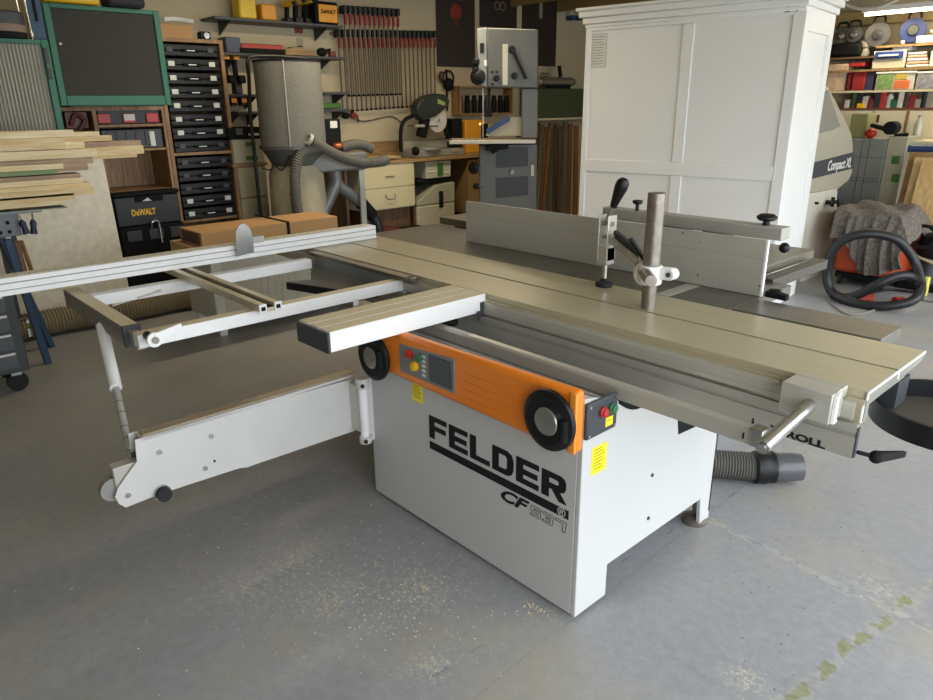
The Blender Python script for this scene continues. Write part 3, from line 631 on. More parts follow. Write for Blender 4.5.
# ================================================================== floor hose
h0, h1, h2 = P(700, 462, 2, .07), P(757, 467, 2, .07), P(808, 467, 2, .075)
hs = thing('extraction_hose', 'ribbed grey extraction hose with a black end collar lying behind the saw', 'hose', (h1.x, h1.y, 0))
MB().tube([(-.75, 1.1, .075), h0-Vector((.12, .03, 0)), h0, h1], .06, 20, rib=.006, step=.006).build('ribbed_hose', hosem, hs)
dd = (h2-h1).normalized()
MB().lathe(h1-dd*.02, dd, [(.066, 0), (.074, .01), (.075, .05), (.07, .06), (.072, .09), (.02, .09)], 28, caps=False).build('end_collar', blackp, hs)
MB().lathe(h1-dd*.02, dd, [(.06, .08), (.066, .10), (.064, .12), (.066, .14), (.060, .21), (.057, .21), (.055, .09)], 28, caps=False).build('end_spout', mat('spout_grey', '55565a', .25), hs)
# ================================================================== WHITE WARDROBE (seen from behind)
FR = P(764, 313.5, 2, 0); ang = math.radians(8)
WU = Vector((-math.cos(ang), -math.sin(ang), 0)); WV = Vector((-math.sin(ang), math.cos(ang), 0))   # towards the left along the back, and away
WW, WD, WH = 1.76, .80, 2.26
FLc = FR+WU*WW
wd = thing('wardrobe', 'tall white painted wardrobe with cornice, its panelled back turned to the saw', 'wardrobe', FR, math.atan2(-WU.y, -WU.x))
def wl(u, v, z): return Vector((-u, v, z))      # local: u to the left along the back, v away
def wbox(mb, u0, u1, v0, v1, z0, z1): mb.box(-u1, -u0, v0, v1, z0, z1); return mb
def wu(px, py): t, z, q = PV(px, py, FR, FLc); return t, z
b = MB(); wbox(b, .0, WW, .012, WD, .0, WH+.05); wb = b.build('carcass', white, wd, .004, local=True)
um0, um1 = wu(688, 100)[0], wu(677, 100)[0]; zr0, zr1 = wu(680, 176)[1], wu(680, 163)[1]; zp = wu(700, 22.5)[1]
for u0, u1, z0, z1 in ((-.004, .075, 0, WH), (WW-.05, WW+.004, 0, WH), (um0, um1, zr1+.001, zp-.001), (um0, um1, .121, zr0-.001), (.0755, WW-.0505, zr0, zr1), (.0755, WW-.0505, zp, WH+.04), (.0755, WW-.0505, 0, .12)):
    b = MB(); wbox(b, u0, u1, -.004, .012, z0, z1); b.build('frame_board', white, wd, .004, local=True)
for z0, z1, o in ((WH-.03, WH+.0, .012), (WH, WH+.05, .03), (WH+.05, WH+.10, .055), (WH+.10, WH+.125, .075)):
    b = MB(); wbox(b, -o, WW+o, -o, WD+o, z0, z1); b.build('cornice', white, wd, .008, local=True)
# right side frame and panel
for v0, v1, z0, z1 in ((-.004, .10, 0, WH), (WD-.12, WD, 0, WH), (.10, WD-.12, WH-.16, WH), (.10, WD-.12, 0, .16)):
    b = MB(); b.box(.0, .014, v0, v1, z0, z1); b.build('side_board', white, wd, .005, local=True)
b = MB()
b.box(.0, .007, WD-.145, WD-.125, .16, WH-.16); b.box(0, .007, .10, .12, .16, WH-.16); b.build('side_moulding', white, wd, .003, local=True)
q0, q1 = wu(588.5, 34.5), wu(605, 67)
b = MB(); wbox(b, q1[0], q0[0], .009, .0118, q1[1], q0[1]); sh = b.build('instruction_sheet', paper, wd, local=True)
b = MB(); 
for k in range(11):
    zz = q0[1]-.02-k*(q0[1]-q1[1]-.03)/11; wbox(b, q1[0]+.02+((k*7) % 3)*.01, q0[0]-.02, .008, .0092, zz-.005, zz)
for u0, u1, z0, z1 in ((q1[0], q0[0], q1[1], q1[1]+.003), (q1[0], q0[0], q0[1]-.003, q0[1]), (q1[0], q1[0]+.003, q1[1], q0[1]), (q0[0]-.003, q0[0], q1[1], q0[1])): wbox(b, u0, u1, .008, .0092, z0, z1)
b.build('sheet_print', ink, sh, local=True)
q0, q1 = wu(784.5, 6.5), wu(799, 12)
b = MB(); wbox(b, q1[0], q0[0], -.006, -.004, q1[1], q0[1]); sh = b.build('barcode_label', label, wd, local=True)
b = MB(); wbox(b, q0[0]-.045, q0[0]-.008, -.0075, -.006, q1[1]+.005, q0[1]-.005); wbox(b, q1[0]+.004, q1[0]+.018, -.0075, -.006, q1[1]+.005, q0[1]-.005)
b.build('label_print', mat('label_purple', '2c2540', .6), sh, local=True)
# ================================================================== WIDE MACHINE BEHIND THE WARDROBE
A_ = Vector((-1.47, 4.98, 0)); dA = Vector((-.02, .9998, 0)); B_ = A_+dA
nA = Vector((dA.y, -dA.x, 0))
xl = thing('edge_bander', 'grey and white workshop machine with tinted window marked Compact XL behind the wardrobe', 'machine', A_)
def av(px, py): return PV(px, py, A_, B_)[2]
def slab(mb, pix, dep, out=0.): mb.prism([av(*p)+nA*out for p in pix], -nA*dep); return mb
slab(MB(), [(800, 150), (800, 70), (829, 87), (836, 100), (846, 120), (852, 133), (853.5, 143), (853, 172), (849, 181), (838, 190), (800, 196)], .62).build('hood', mat('machine_grey', 'aaa594', .35, .05, .03), xl, .02)
slab(MB(), [(828, 90), (831, 100), (838, 122), (840, 126), (832, 130), (815, 134), (815, 95)], .01, .006).build('window', glass, xl)
slab(MB(), [(800, 166), (853.4, 152), (853.2, 168), (800, 182)], .01, .006).build('name_band', dgrey, xl)
q = av(826, 171)+nA*.008; text('Compact XL', .13, q, dA, (0, 0, 1), label, xl, 'lettering', off=.002, width=(av(850, 164)-q).length, shear=.15)
slab(MB(), [(801, 196), (838, 188), (837, 206), (842, 217), (825, 262), (812, 286), (801, 289)], .55).build('lower_body', mat('machine_white', 'c4bfb0', .45), xl, .01)
b = MB(); q = av(826, 202)+nA*.0; b.cyl(q, q+nA*.07, .02, seg=12); b.bar(q+nA*.06+dA*-.07, q+nA*.06+dA*.07, .03, .035); b.bar(q+nA*.06+Vector((0, 0, -.04)), q+nA*.06+Vector((0, 0, .05)), .03, .03); b.build('star_knob', blackp, xl, .004)
b = MB(); q = av(815, 203)+nA*.0; b.cyl(q, q+nA*.03, .012, seg=10); b.build('small_knob', blackp, xl)
q = av(807, 271)+nA*.004; text('F', .10, q, dA, (0, 0, 1), mat('logo_blue', '2b3a7a', .5), xl, 'logo', off=.006, shear=.3)
slab(MB(), [(837, 190), (841, 189), (846, 214), (842, 217)], .4, .0).build('side_gasket', dgrey, xl)
b = MB(); q = PD(846, 216, 7.6); b.cyl(q+Vector((-.05, .05, 0)), q, .07, seg=18); b.bar(q+Vector((-.05, .05, -.0)), q+Vector((-.25, .3, 0)), .05, .05); b.build('adjusting_knob', blackp, xl)
b = MB(); q0 = A_+dA*.12-nA*.3; b.box(q0.x-.2, q0.x+.15, q0.y, q0.y+.5, 0, .12); b.build('machine_foot', dgrey, xl)
# ================================================================== GREY TALL TOOL CABINET
yc = 6.55
gc = thing('tool_cabinet', 'grey stacked tool cabinet with green latches under the wall cupboards', 'cabinet', (P(865, 200, 1, yc).x, yc, 0))
xa, xb_ = P(848, 150, 1, yc).x-.25, P(886, 150, 1, yc).x
zt = P(866, 139, 1, yc).z
MB().box(xa, xb_, yc, yc+.55, 0, zt).build('case', mat('systainer_grey', '7c7e78', .5), gc, .01)
b = MB()
for yy in (157, 178, 181): z_ = P(866, yy, 1, yc).z; b.box(xa, xb_, yc-.003, yc+.001, z_-.004, z_)
for xx in (860, 867): x_ = P(xx, 160, 1, yc).x; b.box(x_-.004, x_, yc-.0025, yc+.001, .2, zt-.02)
b.build('case_seams', dgrey, gc)
xr = P(906, 150, 1, yc).x
MB().box(xb_+.002, xr, yc, yc+.5, 0, zt+.03).build('end_stack', mat('systainer_beige', 'a09d86', .6, var=.1, scale=14), gc, .008)
for y0, y1 in ((156, 164), (174, 182)):
    a_, c_ = P(896, y0, 1, yc-.004), P(896, y1, 1, yc-.004); MB().box(a_.x-.03, a_.x+.04, yc-.012, yc, c_.z, a_.z).build('green_latch', greenp, gc, .004)
# things on it
b = MB().pb(1, yc+.12, 850, 113, 867, 137.5, .25); z0 = min(v.co.z for v in b.bm.verts)
for v in b.bm.verts: v.co.z -= (z0-zt-.001)
solo('tub', b, mat('olive_tub', '8d8a5a', .5), 'pale olive plastic tub standing on the grey tool cabinet', 'tub', bevel=.01)
q = P(871, 134, 1, yc+.1); b = MB(); b.ball((q.x, yc+.1, zt+.052), .05, (1.1, .8, 1)); solo('red_ball', b, redp, 'small red round ball beside the olive tub on the grey cabinet', 'ball')
q = P(895, 133, 1, yc+.05)
og = thing('angle_grinder', 'black hand grinder lying on the grey tool cabinet', 'power tool', (q.x, yc+.05, zt+.03))
MB().bar((q.x-.05, yc+.05, zt+.09), (P(871, 125, 1, yc+.05).x, yc+.05, P(871, 125, 1, yc+.05).z), .06, .05, tw=.05, th=.04).build('body', blackp, og, .01)
MB().cyl((q.x-.04, yc-.01, zt+.11), (q.x-.04, yc+.14, zt+.11), .065, seg=18).build('gear_head', dullblack, og, .01)
MB().cyl((q.x, yc+.05, zt+.035), (q.x+.12, yc+.05, zt+.05), .02, seg=10).build('side_handle', dullblack, og)
# ================================================================== ORANGE VACUUM UNDER A BLANKET, HOSE, CABLES
v0 = P(850, 287, 2, 0)
vc = thing('workshop_vacuum', 'orange workshop vacuum tub half covered by the blanket', 'vacuum', (-1.0, 5.62, 0))
b = MB(); b.prism([(-1.27, 5.35, .12), (-.76, 5.35, .12), (-.74, 5.93, .12), (-1.27, 5.93, .12)], (0, 0, .50)); b.build('tub', mat('vacuum_orange', 'b0441f', .5), vc, .04)
b = MB(); b.box(-1.25, -.78, 5.38, 5.90, .06, .12); b.build('chassis', dullblack, vc, .01)
for x_, y_ in ((-.84, 5.38), (-1.2, 5.4), (-.82, 5.88), (-1.22, 5.88)): MB().cyl((x_-.015, y_, .045), (x_+.015, y_, .045), .045, seg=14).build('castor', rubber, vc)
def blanket():
    bm = bmesh.new(); nx, ny = 60, 60; rows = []
    for j in range(ny+1):
        row = []
        for i in range(nx+1):
            u, v = i/nx, j/ny
            hem = .44 if u < .22 else .44-.29*min(1, (u-.22)/.25) if u < .47 else .15+.10*max(0, (u-.7)/.3)
            fold = .03*math.sin(u*26+math.sin(u*9)*1.5)+.018*math.sin(u*57+1)
            if v < .5:   # hanging front
                f = v/.5; z_ = hem+(.665-hem)*f; y_ = 5.29-fold*(1-f*.8)-.03*(1-f); x_ = -1.30+.62*u-.05*math.sin(f*3)*u
            else:
                f = (v-.5)/.5; z_ = .68+.03*math.sin(f*PI)+.02*math.sin(u*11+f*8)+.015*math.sin(f*17-u*6); y_ = 5.29+.72*f; x_ = -1.30+.62*u
            e = max(0, u-.82)/.18; z_ -= .22*e**1.5*(1 if v >= .5 else (v/.5)); x_ += .02*e
            row.append(bm.verts.new((x_, y_, z_)))
        rows.append(row)
    for j in range(ny):
        for i in range(nx): bm.faces.new((rows[j][i], rows[j][i+1], rows[j+1][i+1], rows[j+1][i]))
    m = MB(); m.bm.free(); m.bm = bm; return m
bl = solo('packing_blanket', blanket(), mat('flecked_blanket', '4c4641', .95, var=1.6, scale=42, bump=.5, bscale=30), 'flecked grey brown packing blanket draped over the orange vacuum', 'blanket')
sm_ = bl.modifiers.new('thick', 'SOLIDIFY'); sm_.thickness = .012
D0 = 6.25
hp = [(905, 262, 6.6), (897, 240, 6.3), (884, 237, 6.15), (866, 234, 6.1), (845, 238, 6.1), (832, 252, 6.15), (826, 270, 6.2), (829, 288, 6.1), (842, 297, 5.95), (858, 297, 5.9)]
pp = [PD(*h) for h in hp]
hp2 = [(842, 299, 5.75), (862, 296, 5.75), (880, 283, 5.8), (898, 275, 5.95), (912, 277, 6.05), (921, 288, 6.0), (918, 299, 5.9), (900, 304, 5.85), (868, 300, 5.9)]
def grounded(pts, r):
    return [Vector((p.x, p.y, max(p.z, r))) for p in pts]
big = [(918, 299), (921, 285), (915, 262), (900, 242), (882, 235), (862, 234), (842, 241), (830, 256), (827, 275), (831, 291), (845, 298), (862, 293), (880, 283), (898, 276), (912, 277), (921, 287), (915, 299), (897, 305), (874, 306), (852, 303), (836, 296)]
Ds = [6.66, 6.72, 6.8, 6.75, 6.72, 6.7, 6.7, 6.72, 6.75, 6.72, 6.62, 6.6, 6.58, 6.62, 6.68, 6.64, 6.5, 6.45, 6.45, 6.5, 6.6]
solo('vacuum_hose', MB().tube(grounded([PD(a_, b_, c_) for (a_, b_), c_ in zip(big, Ds)], .035), .037, 12, rib=.002, step=.012), hoseblk, 'thick black vacuum hose looped in front of the blanket', 'hose')
def floorpts(l, r): return [Vector((P(x_, y_, 2, 0).x, P(x_, y_, 2, 0).y, r)) for x_, y_ in l]
solo('power_cable', MB().tube(floorpts([(829, 297), (834, 307), (852, 316), (880, 309), (897, 301), (915, 300), (933, 303)], .008), .008, 8), mat('grey_cable', '837c70', .6), 'thin grey cable running across the floor below the hose loop', 'cable')
solo('black_cable', MB().tube(floorpts([(868, 301), (872, 294), (890, 291), (915, 293), (940, 291)], .012), .012, 8), blackp, 'black cable lying on the floor inside the hose loop', 'cable')
q = P(902, 307, 2, 0); pl = thing('power_plug', 'red and white industrial plug on the floor at the right', 'plug', (q.x, q.y, 0))
MB().cyl((q.x, q.y, .045), (q.x-.05, q.y-.06, .045), .043, seg=18).build('red_cap', redp, pl, .006); MB().cyl((q.x, q.y, .045), (q.x+.06, q.y+.1, .045), .038, .03, 18).build('white_body', label, pl, .004)
q = P(864, 303, 2, 0); solo('red_coupling', MB().cyl((q.x-.05, q.y-.02, .04), (q.x+.06, q.y+.02, .04), .04, seg=14), mat('coupling_red', 'b9402a', .5), 'red orange cable coupling on the floor under the hose', 'coupling')
# ================================================================== RIGHT WALL : shelves, cupboards and what stands on them
yw = 7.30
def zr(px, py): return P(px, py, 1, yw).z
def xr_(px, py=90): return P(px, py, 1, yw).x
def shelf(px0, px1, py, lab, th=.022, m=benchw, dep=.30):
    q = (P(px0, py, 1, yw), P(px1, py, 1, yw)); z_ = (q[0].z+q[1].z)/2
    solo('wall_shelf', MB().box(q[0].x, q[1].x, yw, yw+dep, z_-th, z_), m, lab, 'shelf'); return z_
z_a = shelf(876, 960, 43.5, 'top wooden wall shelf carrying the blue cable reel')
z_b = shelf(826, 874, 57, 'short wooden shelf under the black tool bag on the right wall', m=mat('dark_shelf', '5f4a34', .6))
z_c = shelf(826, 960, 68.5, 'wall shelf carrying the blue parts case')
z_d = shelf(826, 960, 90, 'pale wall shelf carrying the red bags and clear bins', m=cream)
z_e = shelf(826, 960, 108, 'brown topped shelf with the row of small parts', m=mat('red_brown_edge', '6a4030', .6))
def put(name, px0, px1, py, zb, m, lab, cat, grp=None, dep=.22, bevel=.008, off=.02, h=None, z1=None):
    a_, b_ = xr_(px0, py), xr_(px1, py); zt_ = P((px0+px1)/2, py, 1, yw).z
    return solo(name, MB().box(a_, b_, yw+off, yw+off+dep, zb+.001, max(zt_, zb+.02)), m, lab, cat, grp, bevel)
# wall cupboards
cb = thing('wall_cupboard', 'cream wall cupboards with two dark handles below the shelves', 'cupboard', (xr_(880), yw, zr(880, 150)))
x0, x1, zb_ = xr_(826, 110), xr_(960, 110), zr(890, 152)
MB().box(x0, x1, yw+.02, YW-.005, zb_, z_e-.024).build('body', cream, cb)
sp = [826, 873.5, 908, 960]
for i in range(3):
    a_, b_ = xr_(sp[i], 112)+.01, xr_(sp[i+1], 112)-.01
    dd_ = MB().box(a_, b_, yw, yw+.02, zb_, z_e-.03).build('door', cream, cb, .003)
    if i < 2:
        hx_ = b_-.09 if i == 0 else a_+.05
        MB().box(hx_-.012, hx_+.012, yw-.03, yw, z_e-.15, z_e-.07).build('handle', mat('bronze_handle', '5b3a2a', .4, .5), dd_, .004)
solo('cupboard_divider', MB().box(xr_(908.5, 112)-.006, xr_(908.5, 112)+.014, yw-.012, yw-.001, zb_, z_e-.03), brownwood, 'brown upright strip between the cream cupboard doors', 'strip')
zbag = P(845, 43, 1, yw).z-.01
# reels and tools on shelves
def reel(px, py, r, lab, m, face, grp=None, z=None, yaw_=.3):
    q = P(px, py, 1, yw+.08); zc = (z+.012+r) if z is not None else q.z
    c = Vector((q.x, yw+.10, zc)); ax = Vector((math.sin(yaw_), -math.cos(yaw_), 0))
    t = thing('cable_reel', lab, 'cable reel', (c.x, c.y, zc-r), group=grp)
    MB().lathe(c-ax*.06, ax, [(r, 0), (r, .012), (r*.82, .014), (r*.82, .075), (r*.95, .078), (r*.95, .09), (r*.45, .095), (r*.4, .11), (.001, .11)], 28, caps=False).build('drum', m, t)
    MB().lathe(c+ax*.05, ax, [(r*.4, 0), (r*.38, .02), (.01, .022)], 18).build('hub', face, t)
    MB().tube([c+Vector((-.06, 0, r*.9)), c+Vector((-.04, 0, r+.05)), c+Vector((.04, 0, r+.05)), c+Vector((.06, 0, r*.9))], .012, 8).build('carry_handle', blackp, t)
reel(912, 32, .125, 'blue cable reel with grey hub on the top wall shelf', mat('reel_blue', '2c3c6c', .5), mat('reel_hub', '47463a', .5), z=z_a)
reel(877, 35, .128, 'grey cable reel standing left of the blue cable reel', mat('reel_grey', '4c4944', .5), chrome, z=z_a-.02)
reel(853, 37, .085, 'small dark reel on top of the black tool bag', mat('reel_dark', '34322f', .5), chrome, z=zbag)
reel(841, 38, .08, 'half hidden dark reel beside the wardrobe cornice', mat('reel_dark', '34322f', .5), chrome, z=zbag)
put('tool_bag', 828, 862, 43, z_b, dullblack, 'black tool bag on the short dark shelf', 'bag', bevel=.04)
q = P(865, 50, 1, yw+.1); solo('round_jar', MB().lathe((q.x, yw+.1, z_b+.001), (0, 0, 1), [(.045, 0), (.05, .03), (.04, .08), (.055, .1), (.055, .15), (.03, .17)], 16), mat('jar_grey', '8f8878', .4), 'small metal capped jar beside the black tool bag', 'jar')
put('paper_box', 917, 960, 34.5, z_a, label, 'long white box in front of the blue cable reel', 'box', dep=.1, off=.0)
put('paper_box', 928, 960, 28, z_a+.1, cream, 'cream box on top of the long white box', 'box', dep=.1, off=.08)
q = P(902, 41, 1, yw); solo('white_ball', MB().ball((q.x, yw+.03, z_a+.022), .02), label, 'tiny white ball at the foot of the blue reel', 'ball')
pc = thing('parts_case', 'blue and white parts case on the third wall shelf', 'case', (xr_(888, 60), yw+.02, z_c+.001))
a_, b_ = xr_(872, 60), xr_(904, 60)
MB().box(a_, b_, yw+.02, yw+.24, z_c+.001, zr(888, 59)).build('base', cream, pc, .008); MB().box(a_+.02, b_-.02, yw+.0, yw+.02, zr(888, 58.5), zr(888, 51.5)).build('lid', blueb, pc, .006)
MB().box(a_, b_, yw+.022, yw+.24, zr(888, 59)+.001, zr(888, 50.5)).build('cover', label, pc, .006); MB().box(a_+.06, b_-.06, yw-.012, yw-.001, zr(888, 56.4), zr(888, 54.5)).build('handle', label, pc, .004)
put('lid_tray', 892, 910, 46.5, zr(900, 50.5), label, 'white tray lying on the blue parts case', 'tray', h=.02)
for k in range(5):
    px0 = 905; z0 = z_c+.002+k*.031
    b = MB(); zz = z0+.0145
    b.cyl((xr_(906, 60), yw+.05, zz), (xr_(928, 60)-.01*k, yw+.05, zz), .014, seg=12)
    b.cyl((xr_(928, 60)-.01*k, yw+.05, zz), (xr_(928, 60)-.01*k+.002, yw+.05, zz), .010, seg=10)
    o = solo('sealant_tube', b, label if k % 2 == 0 else mat('tube_peach', 'd9a283', .5), 'white and peach sealant tubes stacked beside the blue parts case', 'tube', 'sealant tubes beside the parts case')
put('clear_bin', 931, 960, 50, z_c, clearp, 'grey clear bin at the right end of the third wall shelf', 'bin', dep=.2)
put('carton', 828, 848, 64, z_d, mat('peach_print', 'c8a98c', .7, var=.3, scale=12), 'printed peach and white carton beside the wardrobe', 'carton', dep=.2)
rb = thing('tool_bag', 'red soft tool bag with black straps on the pale shelf', 'bag', (xr_(856, 80), yw+.02, z_d+.001))
MB().box(xr_(843, 80), xr_(866, 80), yw+.02, yw+.22, z_d+.001, zr(855, 71)).build('body', mat('bag_red', '9c2224', .7), rb, .03)
for px in (846, 851): MB().box(xr_(px, 80), xr_(px+1.6, 80), yw+.008, yw+.019, z_d+.002, zr(855, 73)).build('strap', dullblack, rb, .003)
put('red_box', 849, 864, 62.5, z_d+.25, mat('bag_red2', 'b02a2c', .6), 'bright red box on top of the red tool bag', 'box', dep=.18)
q = zr(870, 72); put('spray_cans', 866, 874, 72, z_d, mat('purple_dark', '3b3550', .5, var=.3, scale=20), 'dark purple tool box between the red bag and the clear bin', 'box', dep=.18)
def cbin(px0, px1, py, lab, blobs):
    t = thing('storage_bin', lab, 'storage bin', (xr_((px0+px1)/2, 80), yw+.01, z_d+.001)); a_, b_ = xr_(px0, 80), xr_(px1, 80); zt_ = zr((px0+px1)/2, py)
    MB().box(a_, b_, yw+.01, yw+.24, z_d+.001, zt_-.02).build('box', clearp, t, .008); MB().box(a_-.01, b_+.01, yw, yw+.25, zt_-.02, zt_).build('lid', label, t, .004)
    for (x_, z_, w_, h_, m_) in blobs: MB().box(a_+(b_-a_)*x_, a_+(b_-a_)*(x_+w_), yw+.004, yw+.0095, z_d+.01+.17*z_, z_d+.01+.17*(z_+h_)).build('contents', m_, t, .004)
pg, po_, pk = mat('packet_green', '7e9a5c', .6, var=.4, scale=30), mat('packet_orange', 'd9743c', .6), mat('packet_grey', '8f8e92', .6, var=.4, scale=30)
cbin(875.5, 914, 71.5, 'clear storage bin with orange and green packets', [(.03, .0, .44, .9, pg), (.5, .0, .4, .5, po_), (.5, .55, .3, .4, mat('packet_yellow', 'c2a94a', .6))])
cbin(916, 958, 71, 'clear storage bin with grey contents at the right edge', [(.03, 0, .6, .9, pk), (.65, .3, .2, .4, mat('packet_pink', 'c08f88', .6))])
cols = ['d8d4cc', '3a5a34', '26242a', 'c9c4ba', '8c2f2a', '30343c', 'c23b30', 'd6d2c4', '2f6b45', 'e0ddd4', '5a3a32', '8d2c2c', 'a09c8c', '2a2c38', '9a9484', 'b8b2a2']
nm = ['white', 'dark green', 'black', 'grey', 'dark red', 'charcoal', 'red', 'cream', 'green', 'white labelled', 'brown', 'crimson', 'khaki', 'navy', 'beige', 'pale']
for k in range(16):
    px = 846+k*5.9; w_ = .05+.012*((k*5) % 3); h_ = .09+.035*((k*7) % 4)
    q = xr_(px, 100); m_ = mat('small_pack_%d' % k, cols[k], .5, var=.15, scale=30)
    b = MB()
    if k % 3 == 1: b.cyl((q, yw+.08, z_e+.001), (q, yw+.08, z_e+h_), w_/2, seg=12); b.cyl((q, yw+.08, z_e+h_), (q, yw+.08, z_e+h_+.02), w_/3.2, seg=10)
    else: b.box(q-w_/2, q+w_/2, yw+.04, yw+.12, z_e+.001, z_e+h_)
    pos = ['first', 'second', 'third', 'fourth', 'fifth', 'sixth', 'seventh', 'eighth', 'ninth', 'tenth', 'eleventh', 'twelfth', 'thirteenth', 'fourteenth', 'fifteenth', 'sixteenth'][k]
    solo('small_bottle' if k % 3 == 1 else 'small_box', b, m_, '%s small %s, %s from the left in the row above the cupboards' % (nm[k], 'bottle' if k % 3 == 1 else 'box', pos), 'bottle' if k % 3 == 1 else 'box', 'small packs above the cupboards', .003)
q = xr_(862, 104); put('yellow_packet', 857, 864, 103.5, z_e, yellowt, 'small bright yellow packet in front of the row above the cupboards', 'packet', dep=.03, off=.002, bevel=.003)
# overhead conduit loop near the tube
solo('ceiling_cable', MB().tube([P(846, 5, 1, 7.0), P(860, 9, 1, 7.0), P(880, 7, 1, 7.0), P(905, -4, 1, 7.0)], .014, 8), label, 'white cable loop hanging in front of the tube light', 'cable')
# bench at the right edge with sheets of wood
bx0, bx1 = P(906, 142, 1, 6.75).x, P(990, 142, 1, 6.75).x; zb2 = P(920, 141, 1, 6.75).z
rbn = thing('side_bench', 'cluttered side bench at the right edge beyond the grey cabinet', 'bench', ((bx0+bx1)/2, 7.0, 0))
MB().box(bx0, bx1, 6.7, 7.28, zb2-.04, zb2).build('bench_top', cream, rbn)
for x_ in (bx0+.05, bx1-.05): MB().box(x_-.03, x_+.03, 7.2, 7.26, 0, zb2-.04).build('leg', brownwood, rbn)
solo('blue_tube', MB().cyl((bx0+.02, 6.62, zb2-.07), (bx1, 6.62, zb2-.05), .035, seg=14), mat('tube_navy', '2c4470', .35), 'dark blue tube lying along the front of the side bench', 'tube')
q = P(917, 132, 1, 6.95)
wbt = thing('water_bottle', 'clear plastic water bottle standing on the side bench', 'bottle', (q.x, 6.95, zb2+.001))
MB().lathe((q.x, 6.95, zb2+.001), (0, 0, 1), [(.035, 0), (.038, .02), (.036, .08), (.038, .14), (.03, .18), (.014, .21), (.014, .22)], 18).build('bottle_body', mat('clear_bottle', 'bdb8a8', .15), wbt)
MB().cyl((q.x, 6.95, zb2+.222), (q.x, 6.95, zb2+.24), .016, seg=12).build('bottle_cap', mgrey, wbt)
zcr = P(915, 224, 1, 6.05).z
solo('black_crate', MB().box(P(902, 240, 1, 6.05).x, P(902, 240, 1, 6.05).x+1.0, 6.05, 6.62, 0, zcr), dullblack, 'black crate on the floor under the leaning plywood sheets', 'crate', bevel=.01)
for i, (a_, b_, y_, t_) in enumerate(((906, 932, 153, 6.3), (911, 936, 158, 6.2), (918, 950, 162, 6.1))):
    pa, pb_ = P(a_, y_, 1, t_), P(b_+14, y_, 1, t_)
    b = MB(); b.prism([(pa.x, t_, zcr+.001), (pb_.x, t_, zcr+.001), (pb_.x, t_+.12, pa.z), (pa.x, t_+.12, pa.z)], (0, .02, 0))
    solo('plywood_sheet', b, [wood('ply_a', 'b08a58', '8d6a40', along=2), wood('ply_b', 'e2c492', 'cba870', along=2), wood('ply_c', 'd8b780', 'bf9a64', along=2)][i], ['back pale plywood sheet leaning under the side bench', 'middle plywood sheet leaning under the side bench', 'front plywood sheet leaning at the right edge'][i], 'sheet', 'plywood sheets at the right edge')
# clutter before the sheets
t = thing('drill_press_vice', 'dark heap of hand tools at the right edge behind the hose', 'tool', (P(922, 262, 2, 0).x, P(922, 262, 2, 0).y, 0))
q = P(930, 268, 2, .0); c = Vector((P(912, 250, 1, 5.75).x+.16, 5.75, 0)); t.location = c; MW[t.name] = Matrix.Translation(c)
MB().box(c.x-.2, c.x+.35, 5.6, 5.95, 0, .05).build('tray', dullblack, t, .01)
MB().ball((c.x+.0, 5.75, .38), .12, (1.1, 1, 1.1)).build('motor_housing', dullblack, t); MB().cyl((c.x+.0, 5.75, .05), (c.x, 5.75, .28), .06, seg=16).build('base_post', dgrey, t)
MB().ring((c.x-.06, 5.62, .48), (0, 1, 0), .11, .08, .03, 24).build('handle_ring', blackp, t)
MB().bar((c.x+.02, 5.7, .46), (c.x+.25, 5.65, .32), .05, .07).build('grip', blackp, t, .01); MB().bar((c.x-.12, 5.7, .30), (c.x+.2, 5.62, .22), .05, .02).build('pale_lever', cream, t, .004)
b = MB().box(c.x-.42, c.x-.30, 5.86, 5.95, 0.001, .14); solo('waste_block', b, cream, 'pale block on the floor behind the hose loop', 'block', bevel=.01)
b = MB().box(c.x+.04, c.x+.10, 5.42, 5.48, .0, .17); solo('yellow_tag', b, mat('tag_yellow', 'd8d25a', .5), 'small yellow tagged pack at the right edge of the floor', 'pack', bevel=.01)
# ================================================================== LEFT : bookcase, cases, green boards
XB = -5.2
def xbP(px, py): return P(px, py, 0, XB)
ztop = xbP(190, 38.5).z; yl, yr = xbP(171, 130).y, xbP(229, 130).y
bc = thing('bookcase', 'tall brown bookcase packed with black tool cases', 'bookcase', (XB-.22, (yl+yr)/2, 0))
tk = .035
MB().box(XB-.44, XB, yl-tk, yl, 0, ztop).build('side_panel', brownwood, bc, .003); MB().box(XB-.44, XB, yr, yr+tk, 0, ztop).build('side_panel', brownwood, bc, .003)
MB().box(XB-.44, XB, yl, yr, ztop-.03, ztop).build('top_panel', brownwood, bc); MB().box(XB-.44, XB-.43, yl, yr, 0, ztop-.03).build('back_panel', brownwood, bc)
zs = xbP(198, 152).z
MB().box(XB-.43, XB-.005, yl, yr, zs-.025, zs).build('shelf', brownwood, bc); MB().box(XB-.43, XB-.005, yl, yr, .08, .11).build('shelf', brownwood, bc)
def tool_case(w_, h_, latch, lab):
    t = thing('tool_case', lab, 'tool case', (0, 0, 0), group='black tool cases in the tall bookcase')
    MB().box(-.38, 0, -w_/2, w_/2, 0, h_*.46).build('base_shell', blackp, t, .006); MB().box(-.38, 0, -w_/2, w_/2, h_*.48, h_).build('lid_shell', blackp, t, .006)
    MB().box(0, .014, -.075, .075, h_*.35, h_*.62).build('handle', dullblack, t, .005)
    MB().box(.0145, .0155, -.035, .035, h_*.44, h_*.53).build('name_strip', label, t)
    for s in (-1, 1):
        MB().box(-.0, .008, s*w_*.36-.028, s*w_*.36+.028, h_*.34, h_*.78).build('latch', latch, t, .003)
    return t
wc = yr-yl-.03
rows_up = [45, 58.6, 72, 85, 98, 111, 127, 142.5]; rows_dn = [161, 175, 189.5, 204, 218]
